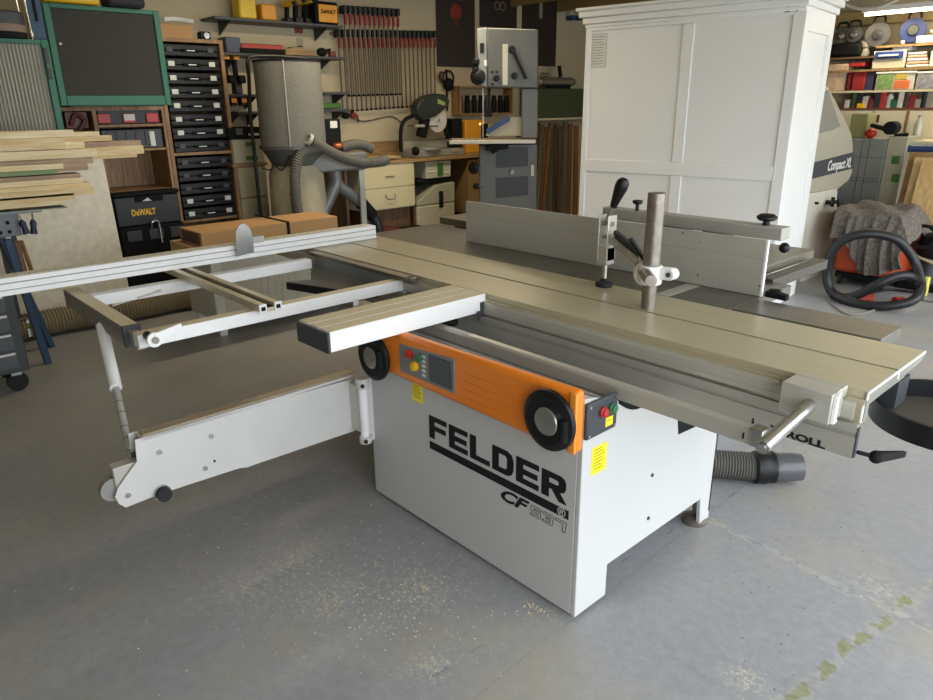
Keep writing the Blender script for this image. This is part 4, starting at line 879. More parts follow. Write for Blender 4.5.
num = ['topmost', 'second', 'third', 'fourth', 'fifth', 'sixth', 'seventh', 'eighth', 'ninth', 'tenth', 'eleventh', 'twelfth', 'lowest']
pw = reg(tool_case(wc, .093, label, 'x')); pb0 = reg(tool_case(wc, .093, dgrey, 'x'))
ym = (yl+yr)/2
n_up = 8; pitch = (ztop-.03-zs)/n_up
stk = []
for i in range(n_up): stk.append((zs+(n_up-1-i)*pitch+.0015, i))
pitch2 = pitch
for i in range(5): stk.append((zs-.025-(i+1)*pitch2, 8+i))
zlow = zs-.025-5*pitch2
MB().box(XB-.43, XB-.005, yl, yr, zlow-.022, zlow-.001).build('shelf', brownwood, bc)
for z_, i in stk:
    wl_ = i in (1, 2, 3, 4, 5, 6, 11, 12)
    lab = 'black tool case with %s latches, %s in the tall bookcase' % ('white' if wl_ else 'dark', num[i]+(' from the top' if 0 < i < 12 else ''))
    src = pw if wl_ else pb0
    dup(src, (XB-.012, ym, z_), lab)
for r_ in (pw, pb0):
    for ch in KIDS[r_.name]: bpy.data.objects.remove(ch)
    bpy.data.objects.remove(r_)
# on top of it
b = MB().pb(0, XB, 163, 22.5, 195, 36.5, .3, fwd=-.05); sh = min(v.co.z for v in b.bm.verts)-ztop-.001
for v in b.bm.verts: v.co.z -= sh
cbx = solo('cardboard_box', b, card, 'cardboard box on top of the tall bookcase', 'box', bevel=.004)
q0, q1 = P(163, 19, 0, XB-.1), P(194, 24, 0, XB-.1)
zc_ = cbx.location.z+.115
solo('plastic_tubing', MB().tube([(XB-.1, q0.y, zc_+.03), (XB-.15, (q0.y+q1.y)/2, zc_+.045), (XB-.1, q1.y, zc_+.025)], .02, 8), label, 'white plastic tubing lying on the cardboard box on the bookcase', 'tubing')
q = P(204, 31, 0, XB-.1); wc_ = thing('wall_camera', 'small black camera standing on the tall bookcase', 'camera', (XB-.1, q.y, ztop+.001))
MB().box(XB-.15, XB-.07, q.y-.05, q.y+.045, ztop+.001, ztop+.07).build('camera_body', blackp, wc_, .012); MB().cyl((XB-.07, q.y, ztop+.036), (XB-.05, q.y, ztop+.036), .025, seg=16).build('lens', chrome, wc_)
# low bookcase left of it
yl2 = P(62, 130, 0, XB).y; zt2 = xbP(120, 106.5).z; yr2 = yl-tk-.003
lb = thing('low_bookcase', 'lower brown bookcase left of the tool cases', 'bookcase', (XB-.22, (yl2+yr2)/2, 0))
ydv = xbP(93, 118).y
for y0, y1 in ((yl2-.02, yl2), (ydv, ydv+.03), (yr2-.02, yr2)): MB().box(XB-.42, XB, y0, y1, 0, zt2-.03).build('side_panel', brownwood, lb)
MB().box(XB-.42, XB, yl2-.02, yr2, zt2-.03, zt2).build('top_panel', brownwood, lb); MB().box(XB-.42, XB-.41, yl2, yr2, 0, zt2-.03).build('back_panel', brownwood, lb)
zsh = []
for yy in (124, 148.5, 190): z_ = xbP(140, yy).z; zsh.append(z_); MB().box(XB-.41, XB-.01, ydv+.03, yr2-.02, z_-.02, z_).build('shelf', brownwood, lb)
ya, yb_ = ydv+.035, yr2-.025
og = thing('parts_organiser', 'black parts organiser with red clips in the low bookcase', 'organiser', (XB-.2, (ya+yb_)/2, zsh[0]))
MB().box(XB-.38, XB-.02, ya+.01, yb_-.01, zsh[0]+.001, zsh[0]+.12).build('case', mat('organiser_dark', '2b2a2a', .5), og, .006)
for f in (.1, .48, .85): yy = ya+(yb_-ya)*f; MB().box(XB-.02, XB-.005, yy-.05, yy+.05, zsh[0]+.01, zsh[0]+.085).build('red_clip', redp, og, .006)
yy = ya+(yb_-ya)*.48; MB().box(XB-.004, XB-.002, yy-.04, yy+.045, zsh[0]+.03, zsh[0]+.08).build('white_label', label, og)
bo = thing('parts_organiser', 'black compartment organiser with white latch on the shelf below the red clips', 'organiser', (XB-.2, (ya+yb_)/2, zsh[1]))
MB().box(XB-.38, XB-.02, ya+.01, yb_-.01, zsh[1]+.001, zsh[1]+.155).build('case', mat('organiser_black', '1f2021', .4), bo, .006)
for k in range(5): yy = ya+.08+(yb_-ya-.2)*k/4; MB().box(XB-.02, XB-.014, yy-.035, yy+.035, zsh[1]+.03, zsh[1]+.145).build('compartment', dgrey, bo, .005)
yy = P(153, 140, 0, XB).y; MB().box(XB-.014, XB-.004, yy-.022, yy+.022, zsh[1]+.015, zsh[1]+.135).build('white_latch', label, bo, .003)
b = MB(); q = P(78, 122, 0, XB); b.box(XB-.3, XB-.06, q.y-.07, q.y+.09, zt2-.16, zt2-.04); b.tube([(XB-.05, q.y-.04, zt2-.14), (XB-.04, q.y, zt2-.06), (XB-.04, q.y+.06, zt2-.1), (XB-.05, q.y+.02, zt2-.17)], .018, 8)
solo('hand_pump', b, mat('pump_dark_red', '5f2f2a', .5), 'dark red tool hanging in the left bay of the low bookcase', 'tool')
# the big crate with lettering
cr = thing('tool_crate', 'large black tool crate lettered in yellow in the low bookcase', 'tool crate', (XB-.2, (ya+yb_)/2, 0))
y0, y1 = P(115, 208, 0, XB+.1).y, P(180, 208, 0, XB+.1).y; z1_, z0_ = P(148, 191, 0, XB+.1).z, P(148, 225, 0, XB+.1).z
MB().box(XB-.38, XB+.1, y0, y1, z0_, z1_-.035).build('crate_body', mat('crate_black', '222427', .45), cr, .012); MB().box(XB-.38, XB+.11, y0-.01, y1+.01, z1_-.034, z1_).build('crate_lid', dullblack, cr, .01)
MB().box(XB+.1, XB+.115, (y0+y1)/2-.1, (y0+y1)/2+.13, z1_-.085, z1_-.038).build('handle_recess', dullblack, cr, .006)
MB().prism([(XB+.117, (y0+y1)/2-.05, z1_-.08), (XB+.117, (y0+y1)/2+.03, z1_-.08), (XB+.117, (y0+y1)/2+.0, z1_-.05)], (.002, 0, 0)).build('silver_badge', steel, cr)
q = P(132, 216, 0, XB+.102); q1 = P(156, 213, 0, XB+.102); text('DeWALT', .07, (XB+.102, q.y, q.z), (0, 1, 0), (0, 0, 1), yellowt, cr, off=.003, width=q1.y-q.y)
zl = z0_-.003
l2 = thing('tool_crate', 'black open crate on the floor under the yellow lettered crate', 'tool crate', (XB-.2, (ya+yb_)/2, 0))
MB().box(XB-.38, XB+.12, y0, y1+.01, .0, zl).build('crate_body', dullblack, l2, .012)
for k in range(3): MB().box(XB+.12, XB+.13, y0+.05+.18*k, y0+.17+.18*k, zl-.12, zl-.03).build('front_rib', dgrey, l2, .004)
q = P(160, 238, 0, XB+.2); 
MB().tube([(XB+.13, q.y-.03, zl-.02), (XB+.14, q.y-.02, zl+.03), (XB+.14, q.y+.03, zl+.02), (XB+.14, q.y+.035, zl-.15)], .009, 8).build('lock_bar', steel, l2)
# green framed boards
def board(name, pix, X, lab, inner, fwid=.045, dep=.05):
    y0, y1 = P(pix[0], (pix[1]+pix[3])/2, 0, X).y, P(pix[2], (pix[1]+pix[3])/2, 0, X).y
    xm = (pix[0]+pix[2])/2; z1_, z0_ = P(xm, pix[1], 0, X).z, P(xm, pix[3], 0, X).z
    t = thing(name, lab, 'board', (X-dep/2, (y0+y1)/2, z0_))
    for a_, b_, c_, d_ in ((y0, y0+fwid, z0_, z1_), (y1-fwid, y1, z0_, z1_), (y0+fwid, y1-fwid, z1_-fwid*.7, z1_), (y0+fwid, y1-fwid, z0_, z0_+fwid*1.6)):
        MB().box(X-dep, X, a_, b_, c_, d_).build('frame', greenframe, t, .004)
    return t, y0+fwid, y1-fwid, z0_+fwid*1.6, z1_-fwid*.7, z1_
XG = -4.9
gb_, y0, y1, z0_, z1_, zg = board('screen_board', (52, 7, 165, 105.5), XG, 'large charcoal board in a green frame at the upper left', None)
MB().box(XG-.035, XG-.012, y0, y1, z0_, z1_).build('charcoal_panel', screen, gb_)
MB().box(XG-.012, XG, y0+.02, y0+.035, (z0_+z1_)/2+.05, (z0_+z1_)/2+.065).build('white_clip', label, gb_)
XR = -4.6
rg, y0, y1, z0_, z1_, zg2 = board('ribbed_board', (-40, 38, 58, 150), XR, 'ribbed grey panel in a green frame at the left edge', None, .045)
b = MB(); n = int((y1-y0)/.022)
pts = []
for i in range(n*2+1): pts.append((y0+(y1-y0)*i/(n*2), XR-.02+(.008 if i % 2 else 0)))
for (ya_, xa_), (yb2, xb2) in zip(pts, pts[1:]): b.hexa([(xa_, ya_, z0_), (xb2, yb2, z0_), (XR-.035, yb2, z0_), (XR-.035, ya_, z0_)], [(xa_, ya_, z1_), (xb2, yb2, z1_), (XR-.035, yb2, z1_), (XR-.035, ya_, z1_)])
bmesh.ops.remove_doubles(b.bm, verts=b.bm.verts, dist=1e-5)
b.build('ribbed_panel', mat('ribbed_grey', '9b988c', .6), rg)
b = MB(); b.box(XR-.01, XR+.01, y1+.005, y1+.03, z1_-.22, z1_-.02); lk = b.build('side_latch', dgrey, rg, .003)
MB().box(XR+.01, XR+.014, y1+.006, y1+.028, z1_-.15, z1_-.12).build('green_dot', greenp, lk)
# posts carrying both boards
rk = thing('board_rack', 'dark steel arms carrying the charcoal board from the low bookcase', 'rack', (-5.1, .3, zt2))
for y_ in (.12, .62): MB().box(-5.5, -4.945, y_, y_+.03, zt2+.001, zt2+.031).build('arm', dgrey, rk)
MB().box(-4.95, -4.925, .05, .72, zt2+.002, zt2+.06).build('cross_bar', dgrey, rk)
rk2 = thing('board_stand', 'dark steel legs behind the ribbed board at the left edge', 'stand', (-4.68, -.4, 0))
for y_ in (-.64, -.56): MB().box(-4.69, -4.66, y_, y_+.03, 0, zg2-.1).build('leg', dgrey, rk2)
# things standing on the boards
b = MB().pb(0, XG+.0, 40, -14, 96, 6.5, .25); sh = min(v.co.z for v in b.bm.verts)-zg-.001
for v in b.bm.verts: v.co.z -= sh; v.co.x += .06
yc1 = solo('yellow_case', b, yellowt, 'yellow case on top of the large green framed board', 'case', bevel=.015)
b = MB().pb(0, XG, 105, -4, 143, 8, .2); sh = min(v.co.z for v in b.bm.verts)-zg-.001
for v in b.bm.verts: v.co.z -= sh; v.co.x += .06
solo('tool_pouch', b, mat('pouch_navy', '25262c', .7), 'dark tool pouch at the right on the green framed board', 'pouch', bevel=.03)
q = P(2, 36, 0, XR-.05); dr = thing('paint_drum', 'dark round drum with a brown band on the ribbed board', 'drum', (XR-.06, q.y, zg2+.001))
MB().lathe((XR-.06, q.y, zg2+.001), (0, 0, 1), [(.15, 0), (.152, .035)], 28).build('drum_base', dullblack, dr); MB().lathe((XR-.06, q.y, zg2+.036), (0, 0, 1), [(.15, 0), (.15, .045)], 28).build('brown_band', mat('band_brown', '8a7364', .6), dr)
MB().lathe((XR-.06, q.y, zg2+.081), (0, 0, 1), [(.152, 0), (.15, .07), (.14, .08)], 28).build('drum_top', dgrey, dr)
for k, (px, lab) in enumerate(((25, 'left bright steel rod standing on the ribbed board'), (33, 'right bright steel rod standing on the ribbed board'))):
    q = P(px, 35, 0, XR); t = thing('steel_rod', lab, 'rod', (XR-.04, q.y, zg2+.001), group='steel rods on the ribbed board')
    MB().cyl((XR-.04, q.y, zg2+.001), (XR-.08, q.y-.0, zg2+.5), .008, seg=12).build('rod', chrome, t); MB().cyl((XR-.04, q.y, zg2+.02), (XR-.042, q.y, zg2+.045), .014, seg=10).build('nut', steel, t)
q = P(42, 36, 0, XR-.03)
bs = thing('blue_spirit_level', 'blue slotted plastic bar standing beside the charcoal board', 'bar', (XR-.1, q.y, zg2+.001))
b = MB(); b.box(XR-.14, XR-.09, q.y-.05, q.y+.045, zg2+.001, zg2+.33); b.build('bar', bluep, bs, .008); MB().box(XR-.09, XR-.087, q.y-.01, q.y+.01, zg2+.12, zg2+.28).build('slot', dullblack, bs)
# ---------------- stone board leaning behind the timber
XM = -4.86
q0, q1 = P(-30, 200, 0, XM), P(115, 203, 0, XM)
b = MB(); zt_ = P(90, 153, 0, XM).z
b.prism([(XM, q0.y-.3, 0.0), (XM, q1.y+.0, 0.0), (XM-.12, q1.y, zt_), (XM-.12, q0.y-.3, zt_)], (-.02, 0, 0))
solo('stone_board', b, marble, 'large cream speckled stone board leaning behind the timber pile', 'board')
# ---------------- saw stand with timber pile
XT = -4.0; zt0 = P(30, 208, 0, XT).z
yS = P(20, 225, 0, XT).y
st = thing('saw_stand', 'grey perforated steel stand with blue legs carrying the timber pile', 'stand', (XT-.2, yS-.5, 0))
b = MB().pb(0, XT, -60, 214, 20.5, 240, .012); pp_ = b.build('perforated_plate', mat('plate_grey', '6f7378', .45, .3), st, .003)
for px, py in ((5.5, 213.5), (7.5, 222.7), (9.7, 231.8), (0.3, 232.8), (-3, 222), (-5, 213)):
    q = P(px, py, 0, XT); MB().cyl(q, q+Vector((.002, 0, 0)), .012, seg=12).build('plate_hole', dullblack, pp_)
q0, q1 = P(-60, 210, 0, XT), P(66, 204, 0, XT)
MB().box(XT-.45, XT+.02, q0.y-.35, P(40, 205, 0, XT).y, zt0-.028, zt0-.018).build('top_plate', mgrey, st)
solo('metal_sheet', MB().box(XT-.2, XT+.03, q0.y, q1.y, zt0-.017, zt0-.012), mat('sheet_edge', '8d9488', .4, .5), 'thin metal sheet under the timber pile', 'sheet')
MB().bar((XT-.03, P(8, 240, 0, XT).y, P(8, 240, 0, XT).z), (XT-.03, P(22, 400, 0, XT).y+.2, .0), .05, .04).build('leg', bluep, st, .004)
MB().bar((XT-.35, yS-.1, zt0-.03), (XT-.4, yS+.1, 0), .05, .04).build('leg', bluep, st, .004)
for k, (a_, b_) in enumerate((((17, 241), (24, 266)), ((21, 241), (30, 266)))):
    p0, p1 = P(*a_, 0, XT-.08), P(*b_, 0, XT-.12); p1 = p0+(p1-p0)*1.5; MB().bar(p0, p1, .02, .02).build('brace', brownwood, st)
for i, (a_, b_) in enumerate((((19, 214), (26, 232)), ((32, 212), (34, 234)))):
    p0, p1 = P(*a_, 0, XT+.03), P(*b_, 0, XT+.03)
    t = thing('clamp_grip', ['left', 'right'][i]+' dark blue clamp handle hanging under the timber pile', 'clamp', p1, group='clamp handles under the timber')
    p0.z = zt0-.03
    MB().cyl(p0, p0.lerp(p1, .4), .006, seg=8).build('screw', steel, t); MB().lathe(p0.lerp(p1, .3), p1-p0, [(.010, 0), (.02, .02), (.017, .05), (.022, .09), (.016, (p1-p0).length*.7)], 14).build('grip', mat('grip_blue', '1f2c48', .5), t)
# timber boards: (end px, top, bottom, depth offset, material)
bd = [(95, 187, 193, 0, pine), (74.6, 193, 198.5, 0, pine), (66, 199, 203.5, .02, pinepale), (91, 182.5, 186.5, .03, pine), (83, 177.5, 182, .06, pinepale), (80.6, 173.5, 177, .05, pinedark),
      (57.5, 169.5, 173, .0, mat('green_stained_board', '7f9463', .6, var=.15)), (88, 163.5, 169.3, .05, pinedark), (63.5, 163.5, 168, .0, pinepale), (93, 157, 162.5, .06, pinedark), (137, 153.5, 156.5, .08, pine), (97, 148.5, 156, .0, pinepale),
      (143.7, 145.5, 153, .08, pine), (84.5, 141.5, 147.5, .02, pinepale), (141, 140.5, 145, .1, pinedark), (65, 137.5, 147, -.01, pine), (112, 135.6, 140, .06, pine), (99.5, 131.8, 135.2, .03, pinepale), (73.8, 130, 136, .0, pinepale)]
hgt = ['lowest', 'lower', 'middle', 'upper', 'top']
zcur = None
for i, (px, ya_, yb2, dx, m_) in enumerate(bd):
    q1 = P(px, (ya_+yb2)/2, 0, XT-dx); z1_, z0_ = P(px, ya_, 0, XT-dx).z, P(px, yb2, 0, XT-dx).z
    b = MB().box(XT-dx-.10-.02*(i % 3), XT-dx+.0, q1.y-1.6, q1.y, z0_-.004, z1_+.002)
    o = solo('timber_board', b, m_, 'x', 'timber board', 'timber boards in the pile', .002)
    fr_y = (z0_-zt0)/(1.5-zt0)
    o['label'] = '%s board in the timber pile, ending %s' % (
        ['wide bottom', 'short bottom', 'pale thin bottom', 'long low', 'pale low', 'grey low', 'green stained', 'weathered middle', 'short pale middle', 'dark middle', 'thin long middle', 'thick pale middle', 'longest', 'short upper', 'long grey brown upper', 'short thick upper', 'long thin upper', 'pale thin top', 'thick topmost'][i],
        ['under the green stained board', 'near the metal sheet', 'at the blue clamp handles', 'above the wide bottom board', 'before the stone board', 'just below the green stain', 'in front of the stone board', 'beside the green stained board', 'with a dark knot beside it', 'above the weathered board', 'beside the shelf opening', 'in front of the longest board', 'over the open shelf of the low bookcase', 'under the ribbed board', 'below the black organiser', 'nearest the left edge', 'below the red clipped organiser', 'above the other long boards', 'under the green frame'][i])
    if i == 9: 
        c = P(39, 167, 0, XT+.001); MB().cyl(Vector((XT-dx, c.y, c.z)), Vector((XT-dx+.001, c.y, c.z)), .02, seg=12)
# ---------------- tool chest at left edge
cx0, cx1, cy1 = -3.98, -3.56, -.80
tc_ = thing('tool_chest', 'dark grey roller tool chest at the left edge', 'tool chest', (-3.77, -1.2, 0))
cz = .62
MB().box(cx0, cx1, -1.55, cy1, .13, cz).build('carcass', mat('chest_grey', '4a4d50', .4, .2), tc_, .006)
for k in range(4):
    z0_ = .16+k*.115; d_ = MB().box(cx1, cx1+.012, -1.53, cy1-.05, z0_, z0_+.10).build('drawer', mat('drawer_grey', '5a5e62', .4, .2), tc_, .003); MB().box(cx1+.012, cx1+.024, -1.51, cy1-.06, z0_+.086, z0_+.099).build('handle_strip', alubright, d_)
for x_, y_ in ((cx1-.06, cy1-.07), (cx0+.06, cy1-.07), (cx1-.06, -1.45), (cx0+.06, -1.45)):
    w_ = MB().cyl((x_-.018, y_, .058), (x_+.018, y_, .058), .058, seg=22).build('castor', rubber, tc_, .006)
    MB().box(x_-.03, x_+.03, y_-.03, y_+.03, .10, .131).build('castor_fork', steel, w_, .004)
b = MB(); b.tube([(cx1-.1, cy1+.0, .42), (cx1-.08, cy1+.045, .42), (cx1-.02, cy1+.045, .42)], .008, 8); b.cyl((cx1-.02, cy1+.04, .33), (cx1-.02, cy1+.04, .38), .014, seg=10); b.build('side_hook', steel, tc_)
# ================================================================== white trough, cardboard packages, floor duct
wt = thing('white_trough', 'white grooved cabinet on tapered feet behind the crosscut frame', 'cabinet', (-4.1, 1.1, 0))
n0, n1 = P(227, 338, 2, 0), P(340, 300, 2, 0)
X0 = -3.74; Y0 = .46; Y1 = 1.75; Z0, Z1 = .12, .60
MB().box(-4.22, X0, Y0, Y1, Z0, Z1).build('trough_body', mat('trough_white', 'c9c7bd', .5, var=.03), wt, .008)
for k in range(21): yy = Y0+.08+k*.058; MB().box(X0, X0+.003, yy, yy+.052, Z0+.03, Z1-.03).build('groove_board', mat('trough_white2', 'bdb9a8', .5, var=.03), wt, .002)
for x_, y_ in ((X0-.05, Y0+.05), (-4.15, Y0+.05), (X0-.05, Y1-.06), (-4.15, Y1-.06)): MB().lathe((x_, y_, 0), (0, 0, 1), [(.035, 0), (.06, .14)], 4).build('tapered_foot', white, wt)
MB().box(-4.24, X0+.02, Y0-.02, Y1+.02, Z1, Z1+.02).build('rim', cream, wt, .004)
q0, q1 = P(199, 233, 2, .80), P(342, 217, 2, .80)
p1_ = thing('flat_package', 'long flat cardboard package tied with a black strap on the white cabinet', 'package', (-3.85, 1.0, .70))
MB().box(-4.02, -3.64, q0.y+.0, q1.y, .705, .80).build('carton', card, p1_, .004)
yy = P(288, 225, 0, -3.64).y; MB().box(-4.025, -3.635, yy-.012, yy+.012, .703, .806).build('strap', dullblack, p1_); MB().bar((-3.9, yy, .806), (-3.98, yy-.09, .83), .02, .006).build('strap_tail', dullblack, p1_)
MB().box(-3.98, -3.68, q0.y-.004, q0.y, .715, .79).build('open_end', mat('card_inside', '5e4630', .9), p1_)
solo('flat_package', MB().box(-4.08, -3.62, q0.y-.06, q1.y-.1, .622, .703), mat('cardboard_pale', 'c4a070', .85, var=.05), 'lower pale cardboard package between the strapped one and the white cabinet', 'package', bevel=.004)
hz = [P(60, 293, 2, .08), P(110, 291, 2, .08), P(160, 296, 2, .08), P(215, 283, 2, .08), P(250, 272, 2, .08)]
solo('floor_duct', MB().tube([Vector((-4.7, -.8, .1)), Vector((-4.72, -.3, .1)), Vector((-4.68, .1, .1)), Vector((-4.7, .5, .1)), Vector((-4.66, .85, .1))], .09, 18, rib=.008, step=.012), hosetan, 'tan ribbed duct lying on the floor behind the crosscut frame', 'duct')
# ================================================================== BACK WALL
XS = -5.42
def wp(px, py, X=XS): return P(px, py, 0, X)
def wshelf(px0, px1, py0, py1, lab, m=dgrey, X=XS, th=.025):
    a_, b_ = wp(px0, py0, X), wp(px1, py1, X); z_ = (a_.z+b_.z)/2
    t = thing('wall_shelf', lab, 'shelf', (X-.13, (a_.y+b_.y)/2, z_-th)); MB().box(XW, X, a_.y, b_.y, z_-th, z_).build('board', m, t, .003)
    for f in (.12, .88): yy = a_.y+(b_.y-a_.y)*f; MB().prism([(XW+.002, yy, z_-th), (X-.04, yy, z_-th), (XW+.002, yy, z_-th-.11)], (0, .008, 0)).build('bracket', dgrey, t)
    return z_
s1 = wshelf(214, 343, 14, 27, 'upper dark wall shelf with the yellow tools')
s2 = wshelf(222, 346, 51.5, 57.5, 'lower dark wall shelf with the red tray')
def wput(name, px0, px1, pyt, zb, m, lab, cat, X=XS-.04, dep=.16, bevel=.008, grp=None):
    a_, b_, t_ = wp(px0, pyt, X).y, wp(px1, pyt, X).y, wp((px0+px1)/2, pyt, X).z
    return solo(name, MB().box(X-dep, X, a_, b_, zb+.001, max(t_, zb+.015)), m, lab, cat, grp, bevel)
wput('yellow_canister', 238, 255.5, -4, s1, mat('canister_yellow', 'e3c03a', .5, var=.15, scale=12), 'yellow canister at the left of the upper wall shelf', 'canister', bevel=.02)
wput('amber_bucket', 261, 276, 4, s1, amber, 'amber bucket in the middle of the upper wall shelf', 'bucket', bevel=.015)
def drill(px, zb, X, lab, grp, s=1., m=yellowt):
    y_ = wp(px, 20, X).y; t = thing('cordless_drill', lab, 'drill', (X, y_, zb), group=grp)
    MB().bar((X-.08*s, y_, zb+.17*s), (X+.07*s, y_+.02, zb+.17*s), .055*s, .065*s, tw=.04*s, th=.045*s).build('motor_body', m, t, .008); MB().bar((X-.02*s, y_, zb+.14*s), (X-.04*s, y_, zb+.045*s), .035*s, .045*s).build('grip', dullblack, t, .006)
    MB().box(X-.09*s, X+.03*s, y_-.035*s, y_+.035*s, zb+.001, zb+.045*s).build('battery', blackp, t, .006); MB().cyl((X+.07*s, y_+.02, zb+.17*s), (X+.12*s, y_+.03, zb+.17*s), .022*s, .014*s, 12).build('chuck', dgrey, t)
drill(289, s1, XS-.12, 'yellow drill next to the amber bucket on the upper shelf', None); 
drill(298, s1, XS-.08, 'middle yellow drill on the upper wall shelf', None, 1.15); drill(308, s1, XS-.14, 'yellow drill beside the tool radio on the upper shelf', None, 1.3)
q = wp(328, 12); ra = thing('tool_radio', 'yellow and black lettered charger box at the right end of the upper shelf', 'radio', (XS-.1, q.y, s1))
a_, b_ = wp(317, 12).y, wp(340, 12).y; zt_ = wp(328, 1).z
MB().box(XS-.22, XS-.03, a_, b_, s1+.001, zt_).build('housing', dullblack, ra, .02); MB().box(XS-.03, XS-.015, a_+.03, b_-.02, s1+.02, zt_-.03).build('yellow_front', amber, ra, .01)
text('DeWALT', .05, (XS-.014, a_+.055, s1+.10), (0, 1, 0), (0, 0, 1), dullblack, ra, off=.002, width=b_-a_-.1)
wput('grey_blue_box', 225, 240, 37, s2, mat('box_slate', '434a5c', .5), 'slate blue box at the left of the lower wall shelf', 'box')
rt = wput('red_tray', 241, 283, 44, s2+.03, mat('tray_red', 'a8392c', .5), 'long red tray on the lower wall shelf', 'tray', bevel=.01)
wput('black_case', 240, 284, 48.5, s2, dullblack, 'flat black case under the red tray', 'case', X=XS-.03)
q = wp(305, 54)
hpz = thing('hand_plane', 'wooden hand plane on the lower wall shelf', 'plane', (XS-.08, q.y, s2))
a_, b_ = wp(289, 54).y, wp(318, 54).y
MB().prism([(XS-.06, a_, s2+.001), (XS-.06, b_, s2+.001), (XS-.06, b_, s2+.03), (XS-.06, a_+.12, s2+.085), (XS-.06, a_, s2+.05)], (-.06, 0, 0)).build('stock', benchw, hpz, .004); MB().bar((XS-.09, a_+.06, s2+.07), (XS-.09, a_+.2, s2+.09), .03, .012).build('blade', dullblack, hpz)
b = MB(); y_ = wp(327, 50).y; b.ball((XS-.1, y_, s2+.045), .042, (1, 1.4, 1)); b.bar((XS-.1, y_-.05, s2+.03), (XS-.1, y_+.1, s2+.07), .03, .03); solo('router_tool', b, dullblack, 'small black power tool right of the hand plane', 'power tool')
y_ = wp(338, 53).y; b = MB().box(XS-.14, XS-.08, y_-.04, y_+.03, s2+.001, s2+.06); solo('red_clamp', b, mat('dull_red', '6f2f2a', .5), 'small dull red block at the right end of the lower shelf', 'block', bevel=.01)
b = MB(); q = wp(299, 30, XW+.01); b.box(XW, XW+.008, q.y-.045, q.y+.045, q.z-.03, q.z+.03); t = solo('wall_notice', b, mat('notice_red', '7d2d2e', .6), 'small dark red notice on the wall between the shelves', 'notice')
b = MB(); q = wp(300, 43, XW+.01); b.box(XW, XW+.006, q.y-.03, q.y+.04, q.z-.06, q.z+.05); solo('wall_notice', b, mat('notice_pale', '9c9480', .7), 'pale card on the wall under the red notice', 'notice')
# drills hanging under the lower shelf, on the left
for k, px in enumerate((230, 240)):
    z_ = wp(px, 58).z; y_ = wp(px, 70).y; t = thing('hanging_drill', ['left', 'right'][k]+' black and yellow drill hanging under the lower shelf', 'drill', (XS-.1, y_, z_-.3), group='drills hanging under the lower shelf')
    MB().box(XS-.16, XS-.04, y_-.03, y_+.03, s2-.06, s2-.025).build('battery', amber, t, .006); MB().bar((XS-.1, y_, s2-.06), (XS-.1, y_, s2-.2), .04, .04).build('grip', dullblack, t, .006); MB().bar((XS-.18, y_, s2-.23), (XS+.0, y_+.02, s2-.23), .07, .07).build('motor_body', dullblack, t, .01)
s3 = wshelf(226, 262, 93.5, 95, 'short dark rack left of the dust filter')
for k, px in enumerate((234, 244)):
    y_ = wp(px, 100).y; t = thing('battery_charger', ['left', 'right'][k]+' yellow and black battery hanging on the short rack', 'battery', (XS-.05, y_, s3-.14), group='batteries on the short rack')
    MB().box(XS-.08, XS-.0, y_-.03, y_+.03, s3-.10, s3-.026).build('shell', blackp, t, .006); MB().box(XS, XS+.008, y_-.025, y_+.025, s3-.075, s3-.035).build('yellow_face', amber, t, .004)
q = wp(241, 85); b = MB().box(XS-.15, XS-.05, q.y-.03, q.y+.04, s3+.001, s3+.13); solo('navy_box', b, mat('navy', '232a38', .5), 'navy box standing on the short rack', 'box', bevel=.01)
s4 = wshelf(238, 263, 111, 112, 'short steel ledge below the hanging batteries')
s5 = wshelf(323, 350, 91.5, 92.5, 'small dark shelf right of the dust filter'); s6 = wshelf(323, 350, 109, 109.5, 'small lower shelf with the green tool')
b = MB(); a_, b_ = wp(326, 106).y, wp(345, 106).y; b.bar((XS-.1, a_, s6+.03), (XS-.1, b_, s6+.035), .07, .055); solo('green_sander', b, greenp, 'green sanding tool on the small lower shelf', 'sander', bevel=.012)
q = wp(349, 115, XW+.05); ht = thing('hearing_set', 'black and red ear defenders hanging right of the dust filter', 'ear defenders', (XW+.05, q.y, q.z-.05))
for s_ in (-1, 1): MB().cyl((XW+.03, q.y+s_*.05, q.z), (XW+.09, q.y+s_*.05, q.z-.01), .035, seg=14).build('ear_cup', dullblack if s_ < 0 else mat('cup_red', '7d2d2a', .5), ht, .006)
MB().tube([(XW+.05, q.y-.06, q.z+.02), (XW+.04, q.y, q.z+.05), (XW+.05, q.y+.1, q.z-.0), (XW+.05, q.y+.12, q.z-.08)], .008, 8).build('band', dullblack, ht)
# ---- bar clamps in two rows
def barclamp(L, lab, grp):
    t = thing('bar_clamp', lab, 'bar clamp', (0, 0, 0), group=grp)
    MB().box(.01, .018, -.008, .008, -L, 0).build('bar', mat('clamp_bar', '6f675c', .4, .6), t); MB().box(-.05, .045, -.02, .02, -.075, .0).build('fixed_jaw', mat('jaw_black', '1d2227', .5), t, .004)
    MB().lathe((.03, 0, -.08), (0, 0, -1), [(.012, 0), (.015, .02), (.013, .09), (.009, .1)], 10).build('red_grip', mat('grip_red', '8f2320', .5), t); MB().box(.0, .03, -.012, .012, -L-.02, -L).build('stop', dullblack, t)
    MB().cyl((.03, 0, -.08), (.03, 0, -.076), .007, seg=8).build('screw_end', steel, t)
    return t
XC = XW+.07
def crow(px0, py0, px1, py1, n, L, lab, grp, X):
    a_, b_ = wp(px0, py0, X), wp(px1, py1, X)
    pr_ = reg(barclamp(L, lab, grp))
    for k in range(n):
        f = k/(n-1); loc = (X, a_.y+(b_.y-a_.y)*f, a_.z+(b_.z-a_.z)*f)
        if k == 0: pr_.location = loc
        else: dup(pr_, loc)
    return a_, b_
